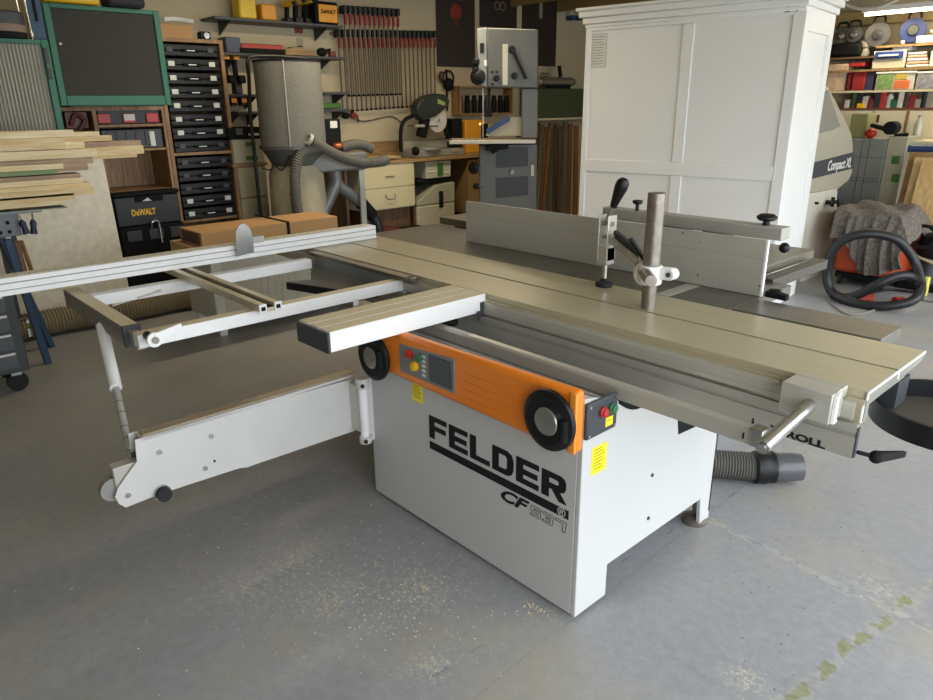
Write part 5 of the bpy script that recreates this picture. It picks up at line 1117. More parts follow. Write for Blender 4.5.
a_, b_ = crow(337, 29.5, 433, 31, 22, .80, 'bar clamp with red grip hanging in the long lower row beside the dark poster', 'bar clamps in the long lower row', XC)
solo('clamp_rail', MB().box(XW, XC-.05, a_.y-.05, b_.y+.03, a_.z-.05, a_.z-.02), brownwood, 'wooden rail holding the long lower row of bar clamps', 'rail')
a_, b_ = crow(343, 5.5, 396, 9, 12, .86, 'bar clamp with red grip hanging in the upper row above the others', 'bar clamps in the upper row', XC+.12)
solo('clamp_rail', MB().box(XW, XC+.07, a_.y-.05, b_.y+.03, a_.z-.05, a_.z-.02), brownwood, 'wooden rail holding the short upper row of bar clamps', 'rail')
# ---- posters
def posterf(px0, py1, px1, lab, pyt=-22):
    X = XW+.012; a_, b_ = wp(px0, py1-20, X).y, wp(px1, py1-20, X).y; z0_, z1_ = wp((px0+px1)/2, py1, X).z, wp((px0+px1)/2, pyt, X).z
    t = thing('poster', lab, 'poster', (X, (a_+b_)/2, z0_)); MB().box(XW, X, a_, b_, z0_, min(z1_, ZC-.01)).build('sheet', poster, t); return t, a_, b_, z0_
t, a_, b_, z0_ = posterf(437, 67, 475, 'dark poster with a red glow left of the bandsaw')
q = wp(456, 12, XW+.013); MB().lathe((XW+.0125, q.y, q.z), (1, 0, 0), [(.09, 0), (.06, .001)], 20).build('red_glow', reddish, t)
MB().prism([(XW+.0125, q.y-.05, q.z), (XW+.0125, q.y+.05, q.z), (XW+.0125, q.y+.03, q.z-.16), (XW+.0125, q.y-.03, q.z-.16)], (.0008, 0, 0)).build('glow_streak', mat('poster_red_dark', '55241f', .5, var=.2, scale=9), t)
t, a_, b_, z0_ = posterf(480, 28, 517, 'dark poster behind the top of the bandsaw with a pale emblem')
q = wp(500, 6, XW+.013); 
for s_ in (-1, 1): MB().ring((XW+.013, q.y+s_*.05, q.z), (1, 0, 0), .05, .04, .001, 20).build('emblem', mat('emblem_pale', '8a8064', .6), t)
t, a_, b_, z0_ = posterf(522, 66, 556, 'dark brown poster half hidden right of the bandsaw')
q = wp(541, 10, XW+.013); MB().box(XW+.012, XW+.013, q.y-.03, q.y+.03, q.z-.1, q.z+.1).build('pale_streak', mat('streak', '9a8f80', .6), t)
# ---- ear muffs on the wall
q = wp(448, 80, XW+.06); em = thing('ear_muffs', 'black ear muffs hanging under the red glow poster', 'ear muffs', (XW+.06, q.y, q.z-.1))
MB().ring((XW+.03, q.y+.02, q.z+.02), (1, 0, 0), .095, .08, .02, 28).build('head_band', dullblack, em); MB().ball((XW+.07, q.y+.0, q.z-.05), .075, (.7, 1, 1)).build('ear_cup', dullblack, em); MB().ball((XW+.06, q.y-.10, q.z+.04), .05, (.6, .8, 1.2)).build('ear_cup', mat('cup_brown', '4a3028', .5), em)
MB().box(XW+.005, XW+.02, q.y+.01, q.y+.03, q.z-.35, q.z+.12).build('hanging_strap', dullblack, em)
# ---- bottle rack
XK = XW+.16
a_, b_ = wp(460, 112, XK), wp(513, 112, XK); zk = wp(485, 113, XK).z; zk2 = wp(485, 88, XK).z
rkk = thing('bottle_rack', 'small wooden wall rack behind the bandsaw blade', 'rack', (XK-.07, (a_.y+b_.y)/2, zk))
MB().box(XW, XK, a_.y, b_.y, zk-.02, zk).build('shelf', brownwood, rkk); MB().box(XW, XK, a_.y, b_.y, zk2, zk2+.02).build('shelf', brownwood, rkk)
for yy in (a_.y, b_.y-.02): MB().box(XW, XK, yy, yy+.02, zk, zk2).build('side_panel', brownwood, rkk)
for k in range(8):
    yy = a_.y+.07+k*(b_.y-a_.y-.12)/7
    b = MB().lathe((XK-.07, yy, zk+.001), (0, 0, 1), [(.035, 0), (.037, .02), (.037, .14), (.03, .17), (.03, .21)], 12)
    solo('glue_bottle', b, dullblack if k % 4 else mat('bottle_brown', '4e3a2c', .4), 'dark glue bottles standing in the small wooden rack', 'bottle', 'dark bottles in the small wall rack')
# ================================================================== WORKBENCH AGAINST THE BACK WALL
XF = -5.08; zbn = P(420, 158.5, 0, XF).z
yb0, yb1 = P(345, 160, 0, XF).y, P(480, 156, 0, XF).y
wb_ = thing('workbench', 'long wooden workbench along the back wall', 'workbench', ((XF+XW)/2, (yb0+yb1)/2, 0))
MB().box(XW+.02, XF, yb0, yb1+.4, zbn-.035, zbn).build('worktop', benchw, wb_, .003)
for yy in (yb0+.02, P(416, 180, 0, XF).y, yb1+.3): MB().box(XW+.05, XF-.06, yy, yy+.03, 0, zbn-.036).build('leg_panel', darkboard, wb_)
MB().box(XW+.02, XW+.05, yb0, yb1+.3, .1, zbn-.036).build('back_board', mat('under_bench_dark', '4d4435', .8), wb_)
dy0, dy1 = P(363, 190, 0, XF-.01).y, P(414.5, 190, 0, XF-.01).y; dz0 = P(390, 209, 0, XF).z
db = thing('drawer_unit', 'cream two drawer unit under the workbench top', 'drawer unit', (XF-.2, (dy0+dy1)/2, 0))
MB().box(XF-.45, XF-.02, dy0, dy1, dz0, zbn-.04).build('body', cream, db); zm_ = (dz0+zbn-.04)/2
MB().box(XF-.45, XF-.08, dy0+.02, dy1-.02, 0, dz0).build('plinth', darkboard, db)
for i, (z0_, z1_) in enumerate(((dz0+.01, zm_-.01), (zm_, zbn-.05))):
    d_ = MB().box(XF-.02, XF, dy0+.005, dy1-.005, z0_, z1_).build('drawer', mat('drawer_cream', 'c9bd95', .5, var=.02), db, .003)
    ym_ = (dy0+dy1)/2; zz = (z0_+z1_)/2; b = MB()
    if i: b.bar((XF+.01, ym_-.06, zz), (XF+.01, ym_+.06, zz), .008, .008)
    else: b.tube([(XF, ym_-.06, zz+.04), (XF+.025, ym_-.06, zz+.01), (XF+.03, ym_-.03, zz-.01), (XF+.03, ym_+.03, zz-.01), (XF+.025, ym_+.06, zz+.01), (XF, ym_+.06, zz+.04)], .006, 8)
    b.build('handle', oldsteel, d_)
for k in range(1):
    a_, b_ = P(340, 142, 0, XW+.1).y, P(404, 142, 0, XW+.1).y
    solo('backboard_plank', MB().box(XW+.03, XW+.06, a_, b_, zbn+.001, zbn+.17), benchw, 'wooden plank standing along the wall behind the mitre saw', 'plank')
for i, (px, py, w_) in enumerate(((352, 152, .5), (362, 155, .4))):
    q = P(px, py, 0, XF-.15); solo('offcut', MB().box(XF-.3+.1*i, XF-.1+.1*i, q.y, q.y+w_, zbn+.001+.022*i, zbn+.021+.022*i), wood('offcut_wood%d' % i, 'c9b27e', 'a58c58'), ['lower pale board lying at the left end of the workbench', 'upper pale board lying at the left end of the workbench'][i], 'board', bevel=.003)
# things under the bench
def ubox(px0, px1, py0, py1, X, m, name, par, dep=.35, bevel=.012): b = MB().pb(0, X, px0, py0, px1, py1, dep); return b.build(name, m, par, bevel)
XU = XF-.05
e_ = thing('dust_extractor', 'pale mobile dust extractor under the workbench', 'dust extractor', (XU-.2, P(435, 200, 0, XU).y, 0))
ya_, yb2 = P(417, 205, 0, XU).y, P(455, 205, 0, XU).y
zx = [P(435, p, 0, XU).z for p in (226, 204, 200, 188)]
MB().box(XU-.38, XU, ya_, yb2, .06, zx[1]-.004).build('tank', mat('extractor_beige', 'b0a98e', .5), e_, .02)
b = MB(); b.prism([(XU, ya_, zx[1]), (XU, yb2, zx[1]), (XU, yb2, zx[3]+.05), (XU, ya_+(yb2-ya_)*.5, zx[3]+.03), (XU, ya_, zx[1]+.04)], (-.38, 0, 0)); b.build('motor_head', mat('extractor_grey', 'a29d88', .5), e_, .01)
MB().box(XU, XU+.012, (ya_+yb2)/2+.04, (ya_+yb2)/2+.10, zx[1]-.05, zx[1]+.14).build('latch', blackp, e_, .004)
for yy in (ya_+.06, yb2-.06): MB().cyl((XU-.05, yy-.015, .03), (XU-.05, yy+.015, .03), .03, seg=12).build('castor', rubber, e_)
zz = zx[3]+.055
bt = solo('hose_garage', MB().box(XU-.36, XU-.02, ya_+.03, yb2-.01, zz, P(435, 178.5, 0, XU).z), dullblack, 'black coil tray on top of the pale dust extractor', 'tray', bevel=.02)
zz = P(435, 178.4, 0, XU).z+.002; y2, y3 = P(426, 170, 0, XU).y, P(451, 170, 0, XU).y
sy = thing('systainer', 'pale systainer box with a green latch directly under the worktop', 'tool box', (XU-.2, (y2+y3)/2, zz))
MB().box(XU-.33, XU, y2, y3, zz, zbn-.045).build('case', mat('systainer_pale', 'b9b49f', .5), sy, .01); MB().box(XU, XU+.01, (y2+y3)/2-.02, (y2+y3)/2+.06, zz+.02, zbn-.07).build('green_latch', greenp, sy, .003)
MB().box(XU, XU+.008, y2+.03, (y2+y3)/2-.04, zz+.07, zz+.085).build('label_strip', label, sy); MB().box(XU, XU+.008, (y2+y3)/2+.09, y3-.03, zz+.05, zz+.065).build('label_strip', label, sy)
y2, y3 = P(468, 185, 0, XU).y, P(482, 185, 0, XU).y
solo('cardboard_carton', MB().box(XU-.35, XU+.0, y2, y3+.2, .38, zbn-.06), mat('carton_brown', '8a6b42', .8), 'brown carton under the right end of the workbench', 'carton'); solo('black_bin', MB().box(XU-.35, XU, y2-.05, y3+.25, 0, .375), dullblack, 'black bin under the brown carton by the bandsaw', 'bin', bevel=.01)
y2, y3 = P(368, 225, 0, XU+.1).y, P(386, 225, 0, XU+.1).y
rbx = thing('red_toolbox', 'black toolbox with a red lid on the floor under the drawer unit', 'tool box', (XU+.2, (y2+y3)/2, 0))
MB().box(XU+.06, XU+.36, y2-.2, y3, 0, .30).build('base', dullblack, rbx, .01); MB().box(XU+.06, XU+.36, y2-.2, y3, .302, .40).build('lid', mat('lid_dark_red', '5a1f20', .5), rbx, .01)
gbx = thing('green_cleaner', 'green and black machine on the floor under the drawer unit', 'machine', (XU+.2, y3+.3, 0))
MB().box(XU+.05, XU+.3, y3+.12, y3+.5, 0, .14).build('base', mat('base_green', '3f5a2e', .6), gbx, .03); MB().box(XU+.08, XU+.28, y3+.15, y3+.45, .142, .36).build('body', dullblack, gbx, .04)
# ================================================================== MITRE SAW
XQ = -5.3
def mq(px, py, X=XQ): return P(px, py, 0, X)
ms = thing('mitre_saw', 'dark green mitre saw with bright round blade on the workbench', 'mitre saw', (XQ, mq(425, 150).y, zbn))
y_ = mq(426, 150).y
MB().box(XQ-.2, XQ+.12, mq(408, 152).y, mq(458, 152).y, zbn+.001, zbn+.075).build('base', mat('saw_base_alu', '96968c', .4, .3), ms, .01)
MB().lathe((XQ+.02, y_, zbn+.076), (0, 0, 1), [(.16, 0), (.16, .03), (.15, .035)], 28).build('turntable', mat('saw_base_alu', '96968c', .4, .3), ms)
MB().box(XQ-.12, XQ-.09, mq(408, 140).y, mq(452, 140).y, zbn+.077, zbn+.17).build('fence', mat('fence_alu', 'a09c8c', .4, .3), ms, .004)
c = mq(436, 120); r_ = .135; c = Vector((XQ+.03, c.y, c.z))
MB().lathe(c, (1, 0, 0), [(r_, 0), (r_, .003), (.03, .004)], 36).build('blade', mat('blade_steel', 'cfccc6', .3, .3), ms); MB().cyl(c, c+Vector((.02, 0, 0)), .018, seg=14).build('blade_bolt', chrome, ms)
g = [(418, 115), (417, 108), (420, 101), (427, 96), (436, 93.5), (445, 94.5), (450, 100), (449, 106), (444, 110), (437, 116), (424, 121)]
b = MB(); b.prism([Vector((XQ+.075, mq(*p, XQ+.075).y, mq(*p, XQ+.075).z)) for p in g], (-.13, 0, 0)); gd_ = b.build('blade_guard', mat('guard_dark_green', '1c2622', .35), ms, .012)
b = MB(); q = mq(440, 102, XQ+.076); b.prism([mq(437.5, 99, XQ+.076), mq(445, 102, XQ+.076), mq(445, 106, XQ+.076), mq(437.5, 103.5, XQ+.076)], (.003, 0, 0)); b.build('guard_logo', mat('logo_olive', '8c9a5c', .5), gd_)
b = MB(); b.bar(mq(425, 118), mq(421, 137), .10, .09); b.bar(mq(445, 126), mq(447, 136), .04, .05); b.build('saw_arm', dullblack, ms, .01)
MB().cyl(mq(407, 126, XQ+.04), mq(438, 126, XQ+.04), .007, seg=10).build('slide_rod', chrome, ms); MB().cyl(mq(415, 126, XQ+.04), mq(424, 126, XQ+.04), .016, seg=12).build('rod_sleeve', alu, ms)
MB().tube([mq(401, 152, XQ-.05), mq(401, 130, XQ-.05), mq(405, 120, XQ-.05), mq(415, 115, XQ-.05)], .022, 10).build('rear_post', dullblack, ms)
MB().ball((XQ+.12, mq(409, 153).y, zbn+.075), .05, (1, .8, 1)).build('mitre_knob', dullblack, ms)
MB().cyl((XQ+.1, mq(445, 152).y, zbn+.05), (XQ+.1, mq(452.5, 152).y, zbn+.05), .03, seg=12).build('extension_bar', mat('fence_alu', 'a09c8c', .4, .3), ms)
def wbput(px0, px1, pyt, m, name, lab, cat, X=XQ, dep=.15, bevel=.01):
    a_, b_ = mq(px0, pyt, X).y, mq(px1, pyt, X).y; z1_ = mq((px0+px1)/2, pyt, X).z; return solo(name, MB().box(X-dep, X, a_, b_, zbn+.001, z1_), m, lab, cat, None, bevel)
wbput(453, 462.5, 118.5, dullblack, 'black_case', 'black case on the bench between the mitre saw and the amber charger', 'case')
am = thing('job_charger', 'amber battery charger with a glowing lamp on the workbench', 'charger', (XQ, mq(475, 130).y, zbn))
MB().box(XQ-.15, XQ, mq(465.5, 130).y, mq(486, 130).y, zbn+.001, mq(475, 120).z).build('housing', amber, am, .01); MB().cyl(mq(480, 124, XQ), mq(480, 124, XQ)+Vector((.006, 0, 0)), .012, seg=12).build('lamp', emis('amber_lamp', [1, .35, .08], 4), am)
MB().box(XQ, XQ+.02, mq(481, 130).y, mq(487, 130).y, zbn+.03, mq(475, 124).z).build('side_cheek', dullblack, am, .004)
# ================================================================== BANDSAW
bc0 = PD(507, 138, 7.15); ub = Vector((math.cos(math.radians(47)), math.sin(math.radians(47)), 0)); vb = Vector((-ub.y, ub.x, 0))
bs = thing('bandsaw', 'tall grey bandsaw standing at the right end of the workbench', 'bandsaw', (bc0.x, bc0.y, 0))
A2 = bc0-ub*.0; B2 = bc0+ub
def bp_(px, py, off=0.): 
    A3 = A2+vb*off; return PV(px, py, A3, A3+ub)[2]
def bslab(pix, off, dep): b = MB(); b.prism([bp_(*p, off) for p in pix], vb*dep); return b
bslab([(487, 27.5), (538.5, 29.5), (538, 88), (487.5, 87.5)], 0, .28).build('upper_wheel_cover', saw, bs, .012)
bslab([(477, 28.5), (486.8, 27.5), (487.3, 87.5), (479, 85)], .02, .24).build('side_cover', mat('saw_grey_light', '8e9292', .45), bs, .008)
bslab([(522, 88.5), (538, 88.5), (537.5, 138), (522, 138)], .03, .22).build('column', saw, bs, .006)
low = bslab([(479, 145), (537.5, 144), (537, 225), (480, 225)], .05, .26)
for v in low.bm.verts:
    if v.co.z < .9: v.co.z = 0
low.build('lower_cabinet', saw, bs, .01)
bslab([(496, 147), (528, 147), (528, 166), (496, 168)], .045, .004).build('recess_panel', mat('saw_grey_dark', '36393b', .5), bs, .004)
bslab([(496, 178), (528, 176), (528, 195), (496, 198)], .045, .004).build('recess_panel', mat('saw_grey_dark', '36393b', .5), bs, .004)
bslab([(531, 165), (534, 165), (534, 176), (531, 176)], .044, .005).build('label_plate', cream, bs)
tbp = [(448.5, 137), (449, 141), (476, 144), (538, 140), (538, 136.5), (478, 139)]
zt_ = bp_(500, 139.5).z
b = MB(); p = [bp_(449, 139.5, -.12), bp_(536, 138, -.12)]; p0 = Vector((p[0].x, p[0].y, zt_-.035)); p1 = Vector((p[1].x, p[1].y, zt_-.035))
b.hexa([p0, p1, p1+vb*.5, p0+vb*.5], [v+Vector((0, 0, .035)) for v in (p0, p1, p1+vb*.5, p0+vb*.5)]); tb2 = b.build('table', mat('table_grey', 'b1aa98', .35, .3), bs, .004)
b = MB(); b.cyl(p0+vb*.03-ub*.02+Vector((0, 0, .018)), p0+vb*.03+ub*.03+Vector((0, 0, .018)), .03, seg=14); b.build('table_knob', blackp, tb2)
b = MB(); q = bp_(505, 149, 0); b.bar(bp_(486, 148, -.02), bp_(508, 146, -.02), .1, .05); b.bar(bp_(492, 153, -.03), bp_(500, 147, -.03), .04, .03); b.build('tilt_quadrant', dullblack, bs, .006)
b = MB(); b.prism([bp_(486, 134, .12), bp_(512, 117, .12), bp_(527, 117, .12), bp_(527, 136, .12), bp_(486, 136, .12)], vb*.06); b.build('fence_plate', mat('fence_cream', 'a69f88', .5), bs, .004)
MB().bar(bp_(487, 132, .1), bp_(509, 118, .1), .02, .05).build('blue_guard', mat('guard_blue', '27406b', .5), bs, .004)
MB().bar(bp_(483, 88, .08), bp_(483, 137, .08), .018, .004).build('blade', mat('blade_bright', 'd8d6cc', .3, .5), bs)
b = MB(); b.bar(bp_(489, 88, .06), bp_(489, 112, .06), .03, .03); b.bar(bp_(485, 112, .05), bp_(492, 112, .05), .05, .09); b.build('blade_guide', dullblack, bs, .005)
bslab([(502.5, 44), (508, 44), (507.5, 85), (502.5, 85)], -.002, .004).build('scale_strip', mat('strip_pale', 'c1bfae', .5), bs)
for px, py, r_ in ((512, 50, .035), (514.5, 76, .032), (496.5, 78.5, .03), (497, 72, .010), (492, 72, .010), (492.5, 84, .012)):
    q = bp_(px, py, 0); MB().lathe(q, -vb, [(r_*.6, 0), (r_*.8, .015), (r_, .02), (r_, .035), (r_*.6, .04)], 16).build('knob', blackp, bs)
MB().cyl(bp_(514, 52, -.035), bp_(526, 79, -.06), .012, .016, 12).build('tension_lever', blackp, bs)
bslab([(480, 43), (484, 43), (484, 53), (480, 53)], .012, .01).build('name_plate', blackp, bs); bslab([(484, 60), (487, 60), (487, 66), (484, 66)], .012, .01).build('small_sticker', label, bs)
for px, py, r_ in ((479, 77, .075), (477, 62, .04), (477, 70, .035)):
    q = bp_(px, py, .06); MB().lathe(q, -vb-ub*.4, [(r_*.7, 0), (r_, .02), (r_, .04), (r_*.5, .06)], 18).build('hand_wheel', blackp, bs)
for px, py, r_ in ((475, 168, .06), (477.5, 186, .03)):
    q = bp_(px, py, .05); MB().cyl(q+ub*.06, q, r_*.4, seg=12).build('knob_stem', saw, bs); MB().cyl(q, q-ub*.03-vb*.03, r_, seg=18).build('side_knob', blackp, bs, .01)
q = bp_(512, 172, .045); MB().cyl(q, q-vb*.03, .022, seg=14).build('door_knob', oldsteel, bs)
b = MB(); q = bp_(512, 205, -.3); b.ball((q.x, q.y, .14), .18, (1.4, 1, .8)); b.ball((q.x+.15, q.y+.15, .17), .14, (1.2, 1, .9)); solo('black_sacks', b, dullblack, 'black sack heap at the foot of the bandsaw', 'sack')
# ================================================================== right of the bandsaw : blower pipe, green panel, boards
XP = XW+.30
a_, b_ = wp(534, 119, XP), wp(585, 119, XP)
t = thing('timber_rack', 'wooden rack with pale top edge right of the bandsaw', 'rack', (XP-.15, (a_.y+b_.y)/2, 0))
MB().box(XW, XP+.02, a_.y, b_.y+.8, a_.z-.02, a_.z+.005).build('rack_shelf', cream, t)
for yy in (a_.y-.03, b_.y+.75): MB().box(XW, XP, yy, yy+.03, 0, a_.z-.02).build('rack_side', darkboard, t)
z_ = a_.z+.006
solo('green_chest', MB().box(XW+.02, XP, a_.y+.02, b_.y+.5, z_, wp(558, 88.5, XP).z), mat('olive_green_panel', '3f4a2c', .6), 'olive green box on the rack right of the bandsaw', 'box', bevel=.006)
zz = wp(558, 88.5, XP).z+.001
bw = thing('jet_pipe', 'bright steel tube tool lying on the olive green box', 'tool', (XP-.1, wp(558, 80, XP).y, zz))
q0, q1 = wp(539, 79.5, XP-.08), wp(572, 79, XP-.08)
MB().cyl((XP-.1, q0.y, zz+.085), (XP-.1, q1.y, zz+.09), .062, seg=22).build('barrel', steel, bw, .006); MB().cyl((XP-.1, q1.y, zz+.09), (XP-.1, q1.y+.06, zz+.09), .045, seg=18).build('nozzle', oldsteel, bw)
MB().box(XP-.14, XP-.06, q0.y+.2, q1.y-.05, zz, zz+.03).build('cradle', dullblack, bw); MB().bar((XP-.1, q1.y-.22, zz+.15), (XP-.1, q1.y-.26, zz+.29), .03, .05).build('pistol_grip', dullblack, bw, .006)
MB().cyl((XP-.1, q0.y+.05, zz+.17), (XP-.1, q0.y+.2, zz+.17), .03, seg=14).build('tank', steel, bw)
mats_ = [darkboard, wood('board_b', '87603a', '5f4022', along=2), wood('board_c', '5c4a33', '41321f', along=2), wood('board_d', '7a6f52', '5a5138', along=2), wood('board_e', '9a6d3c', '71491f', along=2)]
pxs = [541, 545, 549, 553, 557.5, 562, 567, 572, 578]
for k, px in enumerate(pxs):
    q = wp(px, 160, XP-.02); w_ = .055 if k < 5 else .09; lean = -.05 if k < 4 else 0
    b = MB(); zt_ = a_.z-.05-.03*(k % 3); b.prism([(XP-.06-.02*(k % 2), q.y+lean-.1*(k < 4), 0), (XP-.06-.02*(k % 2), q.y+w_+lean-.1*(k < 4), 0), (XP-.1, q.y+w_, zt_), (XP-.1, q.y, zt_)], (-.022, 0, 0))
    solo('upright_board', b, mats_[(k*3) % 5], 'x', 'board', 'boards standing in the rack', .002)['label'] = ['narrow dark board, first right of the bandsaw', 'narrow amber board, second right of the bandsaw', 'third narrow board right of the bandsaw', 'fourth narrow board right of the bandsaw', 'fifth board right of the bandsaw, just before the wide ones', 'first wide brown board in the rack', 'second wide brown board in the rack', 'third wide brown board in the rack', 'last wide board in the rack, beside the wardrobe edge'][k]
for k, px in enumerate((570, 579)):
    q0 = wp(px, -12, XW+.08); q1 = wp(px+1, 18, XW+.08); t = thing('blue_clamp', ['left', 'right'][k]+' blue footed clamp hanging high above the wardrobe corner', 'clamp', (XW+.08, q1.y, q1.z), group='clamps above the wardrobe')
    MB().cyl((XW+.08, q1.y, q1.z+.02), (XW+.08, q1.y, min(q0.z, ZC-.02)), .012, seg=10).build('bar', steel, t); MB().box(XW+.02, XW+.14, q1.y-.03, q1.y+.03, q1.z-.03, q1.z+.03).build('foot', mat('clamp_blue', '23506e', .5), t, .008)
    MB().box(XW+.04, XW+.1, q1.y-.02, q1.y+.02, q1.z+.12, q1.z+.2).build('slider', dullblack, t, .004)
# ================================================================== cream cabinet + systainer left of the dust collector
XV = -5.15
y2, y3 = P(237, 190, 0, XV).y, P(268, 190, 0, XV).y; zc1 = P(252, 163.5, 0, XV).z
dc = thing('drawer_cabinet', 'small wooden edged cream cabinet right of the tall bookcase', 'cabinet', (XV-.2, (y2+y3)/2, 0))
MB().box(XV-.42, XV-.018, y2, y3, 0, zc1-.025).build('body', brownwood, dc); MB().box(XV-.44, XV+.01, y2-.02, y3+.02, zc1-.024, zc1).build('top', brownwood, dc, .003)
for i, (p0_, p1_q) in enumerate(((167, 197), (198.5, 232))): MB().box(XV-.018, XV, y2+.03, y3-.005, P(252, p1_q, 0, XV).z, P(252, p0_, 0, XV).z).build('drawer', mat('drawer_grey_cream', 'a29a80', .5), dc, .003)
y2, y3 = P(233, 150, 0, XV-.03).y, P(264, 150, 0, XV-.03).y; za = P(250, 139, 0, XV-.03).z
sy = thing('systainer', 'cream systainer box with green latches on the small cabinet', 'tool box', (XV-.2, (y2+y3)/2, zc1))
MB().box(XV-.33, XV-.03, y2, y3, zc1+.001, za-.002).build('case', mat('systainer_cream', 'a8a38a', .5), sy, .01)
for z_, w_ in ((zc1+.03, .06), (za-.06, .05)): MB().box(XV-.03, XV-.018, (y2+y3)/2-w_+.02, (y2+y3)/2+w_+.02, z_, z_+.035).build('green_latch', greenp, sy, .006)
za2 = P(250, 127, 0, XV-.03).z
sb_ = thing('black_tool_box', 'low black tool box on top of the cream systainer', 'tool box', (XV-.2, (y2+y3)/2, za))
MB().box(XV-.33, XV-.03, y2-.03, y3+.0, za, za2).build('case', dullblack, sb_, .01); MB().box(XV-.03, XV-.02, y2+.05, y2+.11, za+.04, za2-.01).build('latch', oldsteel, sb_); MB().box(XV-.03, XV-.02, y3-.14, y3-.04, za+.03, za+.05).build('badge', label, sb_)
# ================================================================== DUST COLLECTOR
DD = 6.7
def dq(px, py, D=DD): return PD(px, py, D)
ct, cb_ = dq(288.5, 62), dq(298, 145); ax_ = dq(290, 100); cx_, cy_ = ax_.x, ax_.y
zt_, zb_ = ct.z, cb_.z; R_ = 31.5/742*DD
du = thing('dust_collector', 'mobile dust collector with a tall grey filter drum in front of the back wall', 'dust collector', (cx_, cy_, 0))
MB().lathe((cx_, cy_, zb_), (0, 0, 1), [(R_, 0), (R_*1.0, (zt_-zb_))], 48).build('filter_drum', wirem, du)
MB().ring((cx_, cy_, zt_-.004), (0, 0, 1), R_*1.02, R_*.9, .014, 48).build('drum_rim', dullblack, du)
q = (CAM-Vector((cx_, cy_, 1.6))).to_2d().normalized(); MB().box(cx_+q.x*R_-.005, cx_+q.x*R_+.004, cy_+q.y*R_-.01-.03, cy_+q.y*R_-.03, zb_, zt_).build('filter_seam', mat('seam_pale', '9a978c', .5), du)
MB().lathe((cx_, cy_, zb_-.17), (0, 0, 1), [(R_*.72, 0), (R_*.8, .05), (R_*1.0, .14), (R_*1.06, .145), (R_*1.06, .172), (R_*.98, .175)], 48).build('funnel', mat('funnel_grey', '5f615f', .45, .3), du)
bagm = MB()
bagm.lathe((cx_, cy_, .12), (0, 0, 1), [(R_*.6, 0), (R_*.85, .06), (R_*.92, .3), (R_*.85, zb_-.17-.2), (R_*.74, zb_-.17-.12)], 40); bagm.build('dust_bag', bag, du)
MB().box(cx_-.35, cx_+.35, cy_-.25, cy_+.9, .06, .10).build('base_frame', dgrey, du, .006)
for dx in (-.3, .3):
    for dy in (-.2, .82): MB().cyl((cx_+dx, cy_+dy-.015, .03), (cx_+dx, cy_+dy+.015, .03), .03, seg=12).build('castor', rubber, du)
fy = P(331, 165, 0, cx_+.1).y; fz = P(331, 161, 0, cx_+.1).z
MB().box(cx_-.18, cx_+.2, P(303, 160, 0, cx_+.1).y, P(362, 160, 0, cx_+.1).y, P(331, 171, 0, cx_+.1).z, P(331, 153, 0, cx_+.1).z).build('fan_housing', mat('housing_grey', '6d7070', .45, .1), du, .02)
zf = P(331, 171, 0, cx_+.1).z
for px in (308, 362):
    yy = P(px, 185, 0, cx_+.18).y; MB().box(cx_+.16, cx_+.19, yy-.03, yy+.03, .10, zf).build('leg', mat('leg_grey', 'a3a29a', .45), du, .004)
q = P(341, 176, 0, cx_+.2); yy = q.y; zz = P(340, 188, 0, cx_+.12).z
MB().tube([(cx_+.1, yy, zf), (cx_+.1, yy, zz+.05), (cx_+.1, yy-.06, zz-.05), (cx_+.1, yy-.16, zz-.22), (cx_+.1, yy-.17, zz-.4)], .06, 16).build('left_branch', mat('pipe_grey', '6b6d6c', .4, .2), du)
MB().tube([(cx_+.1, yy, zz+.08), (cx_+.1, yy+.06, zz), (cx_+.1, yy+.22, zz-.12), (cx_+.1, yy+.34, zz-.24)], .055, 16).build('right_branch', mat('pipe_grey', '6b6d6c', .4, .2), du)
MB().cyl((cx_+.1, yy+.26, zz-.15), (cx_+.1, yy+.4, zz-.30), .062, seg=18).build('hose_clamp', dullblack, du, .005)
MB().tube([(cx_+.1, yy+.4, zz-.3), (cx_+.1, yy+.46, zz-.45), (cx_+.1, yy+.44, .12)], .05, 14, rib=.004, step=.012).build('lower_hose', hoseblk, du)
my = P(329, 130, 0, cx_).y
mzb = P(330, 152, 0, cx_+.1).z
mo = MB().lathe((cx_, my, mzb+.0), (0, 0, 1), [(.12, 0), (.12, .05), (.10, .06), (.10, .2), (.09, .22)], 24).build('motor', dullblack, du)
q = P(330, 119, 0, cx_+.1); MB().box(cx_-.02, cx_+.1, P(317, 130, 0, cx_+.1).y, P(341, 130, 0, cx_+.1).y, P(330, 146, 0, cx_+.1).z, q.z).build('switch_case', dullblack, du, .01)
MB().box(cx_+.1, cx_+.103, P(330, 124, 0, cx_+.1).y, P(337, 124, 0, cx_+.1).y, P(333, 128, 0, cx_+.1).z, P(333, 121, 0, cx_+.1).z).build('rating_label', label, du)
MB().ball(P(338, 146, 0, cx_+.12), .045, (1, 1.2, .7)).build('copper_fitting', mat('copper', 'a5643a', .35, .6), du)
# black carrying frame behind the drum
MB().tube([P(250, 112, 0, cx_-.25), P(249, 80, 0, cx_-.25), P(247.5, 62, 0, cx_-.25), P(252, 56.5, 0, cx_-.25), P(275, 56, 0, cx_-.25), P(305, 58, 0, cx_-.25)], .017, 10).build('tube_frame', mat('tube_black', '2d2e2c', .35, .4), du)
MB().cyl((cx_-.25, P(250, 112, 0, cx_-.25).y, .1), P(250, 112, 0, cx_-.25), .017, seg=10).build('frame_post', mat('tube_black', '2d2e2c', .35, .4), du)
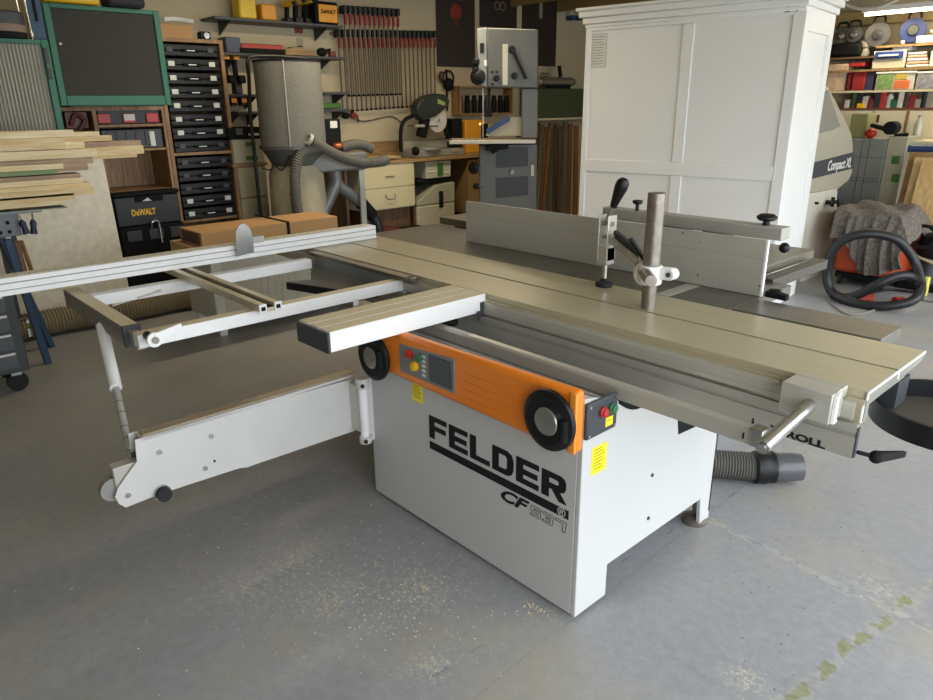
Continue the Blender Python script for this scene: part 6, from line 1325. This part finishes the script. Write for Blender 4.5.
# flexible hoses
hx_ = cx_+.3
hl = [P(p[0], p[1], 0, hx_) for p in ((312, 141), (322, 147), (335, 154), (350, 160), (366, 163), (384, 161))]
hz0 = hl[-1]
fh = thing('flexible_hose', 'ribbed grey hose curling over the dust collector housing', 'hose', hl[2])
MB().tube(hl+[Vector((hx_-.15, hl[-1].y+.1, hl[-1].z))], .042, 16, rib=.006, step=.010).build('hose', hosem, fh)
MB().ring(hl[0]-(hl[1]-hl[0]).normalized()*.02, (hl[0]-hl[1]), .052, .035, .03, 20).build('hose_mouth', alu, fh)
hl2 = [P(p[0], p[1], 0, hx_-.02) for p in ((318, 148), (306, 151), (298, 160), (295, 178), (296, 198), (300, 222), (302, 240))]
h2b = thing('flexible_hose', 'ribbed grey hose hanging down beside the dust bag', 'hose', (hl2[-1].x, hl2[-1].y, .0))
MB().tube(hl2+[Vector((hx_-.02, hl2[-1].y, .12))], .042, 16, rib=.006, step=.010).build('hose', hosem, h2b)
hl3 = [P(p[0], p[1], 0, cx_) for p in ((338, 149), (350, 145), (362, 145), (372, 149))]
solo('short_hose', MB().tube(hl3, .045, 14, rib=.004, step=.012), hosem, 'short dark hose end behind the dust collector housing', 'hose')
b = MB().tube([P(p[0], p[1], 0, hx_-.1) for p in ((262, 168), (270, 170), (275, 166), (282, 170), (288, 160), (292, 150))], .006, 8); solo('looped_cable', b, dullblack, 'thin black cable looped around the neck of the dust bag', 'cable')
solo('wall_cable', MB().tube([P(p[0], p[1], 0, XW+.02) for p in ((352, 118), (362, 121), (372, 120), (384, 117), (394, 117), (404, 125))], .006, 6), dgrey, 'thin dark cable strung along the wall under the bar clamps', 'cable')
# ================================================================== sawdust and chips on the floor
def chips(n, cen, spread, smin, smax, seed):
    random.seed(seed); b = MB()
    for _ in range(n):
        k = random.random(); x_, y_ = cen[0]+random.gauss(0, spread[0]), cen[1]+random.gauss(0, spread[1])
        if -1.2 < x_ < .06 and -.03 < y_ < .95: continue
        s = random.uniform(smin, smax); a = random.uniform(0, PI); dx, dy = math.cos(a)*s, math.sin(a)*s; ex, ey = -dy*.45, dx*.45; h = random.uniform(.0008, .003)
        b.hexa([(x_-dx-ex, y_-dy-ey, .0003), (x_+dx-ex, y_+dy-ey, .0003), (x_+dx+ex, y_+dy+ey, .0003), (x_-dx+ex, y_-dy+ey, .0003)], [(x_-dx*.8-ex, y_-dy-ey, h), (x_+dx-ex, y_+dy-ey, h*.6), (x_+dx+ex, y_+dy+ey*.7, h), (x_-dx+ex, y_-dy+ey, h)])
    return b
def c0(px, py): q = P(px, py, 2, 0); return (q.x, q.y)
allc = MB()
o = chips(420, c0(400, 600), (.2, .15), .0008, .0028, 3).build('sawdust', mat('sawdust_pale', 'd9cba4', .8, var=.1, scale=40)); o['kind'] = 'stuff'; tag(o, 'pale sawdust and small wood chips scattered on the floor before the saw', 'sawdust')
o = chips(260, c0(330, 560), (.55, .5), .0008, .003, 4).build('wood_chips', mat('sawdust_pale', 'd9cba4', .8)); o['kind'] = 'stuff'; tag(o, 'thin scatter of wood chips over the middle of the floor', 'wood chips')
o = chips(110, c0(540, 606), (.035, .03), .001, .004, 5).build('shavings', mat('sawdust_pale', 'd9cba4', .8)); o['kind'] = 'stuff'; tag(o, 'small heap of pale shavings at the front foot of the saw', 'shavings')
o = chips(120, c0(800, 570), (.4, .5), .001, .0035, 6).build('floor_crumbs', mat('dark_crumbs', '7a756a', .9)); o['kind'] = 'stuff'; tag(o, 'dark crumbs scattered on the floor at the right', 'crumbs')
vs = S.view_settings; S.view_settings.view_transform = 'Standard'; vs.look = 'None'; vs.gamma = 1; vs.use_curve_mapping = False; vs.exposure = 0.16
S.cycles.use_denoising = True; S.cycles.max_bounces = 8; S.cycles.sample_clamp_indirect = 8
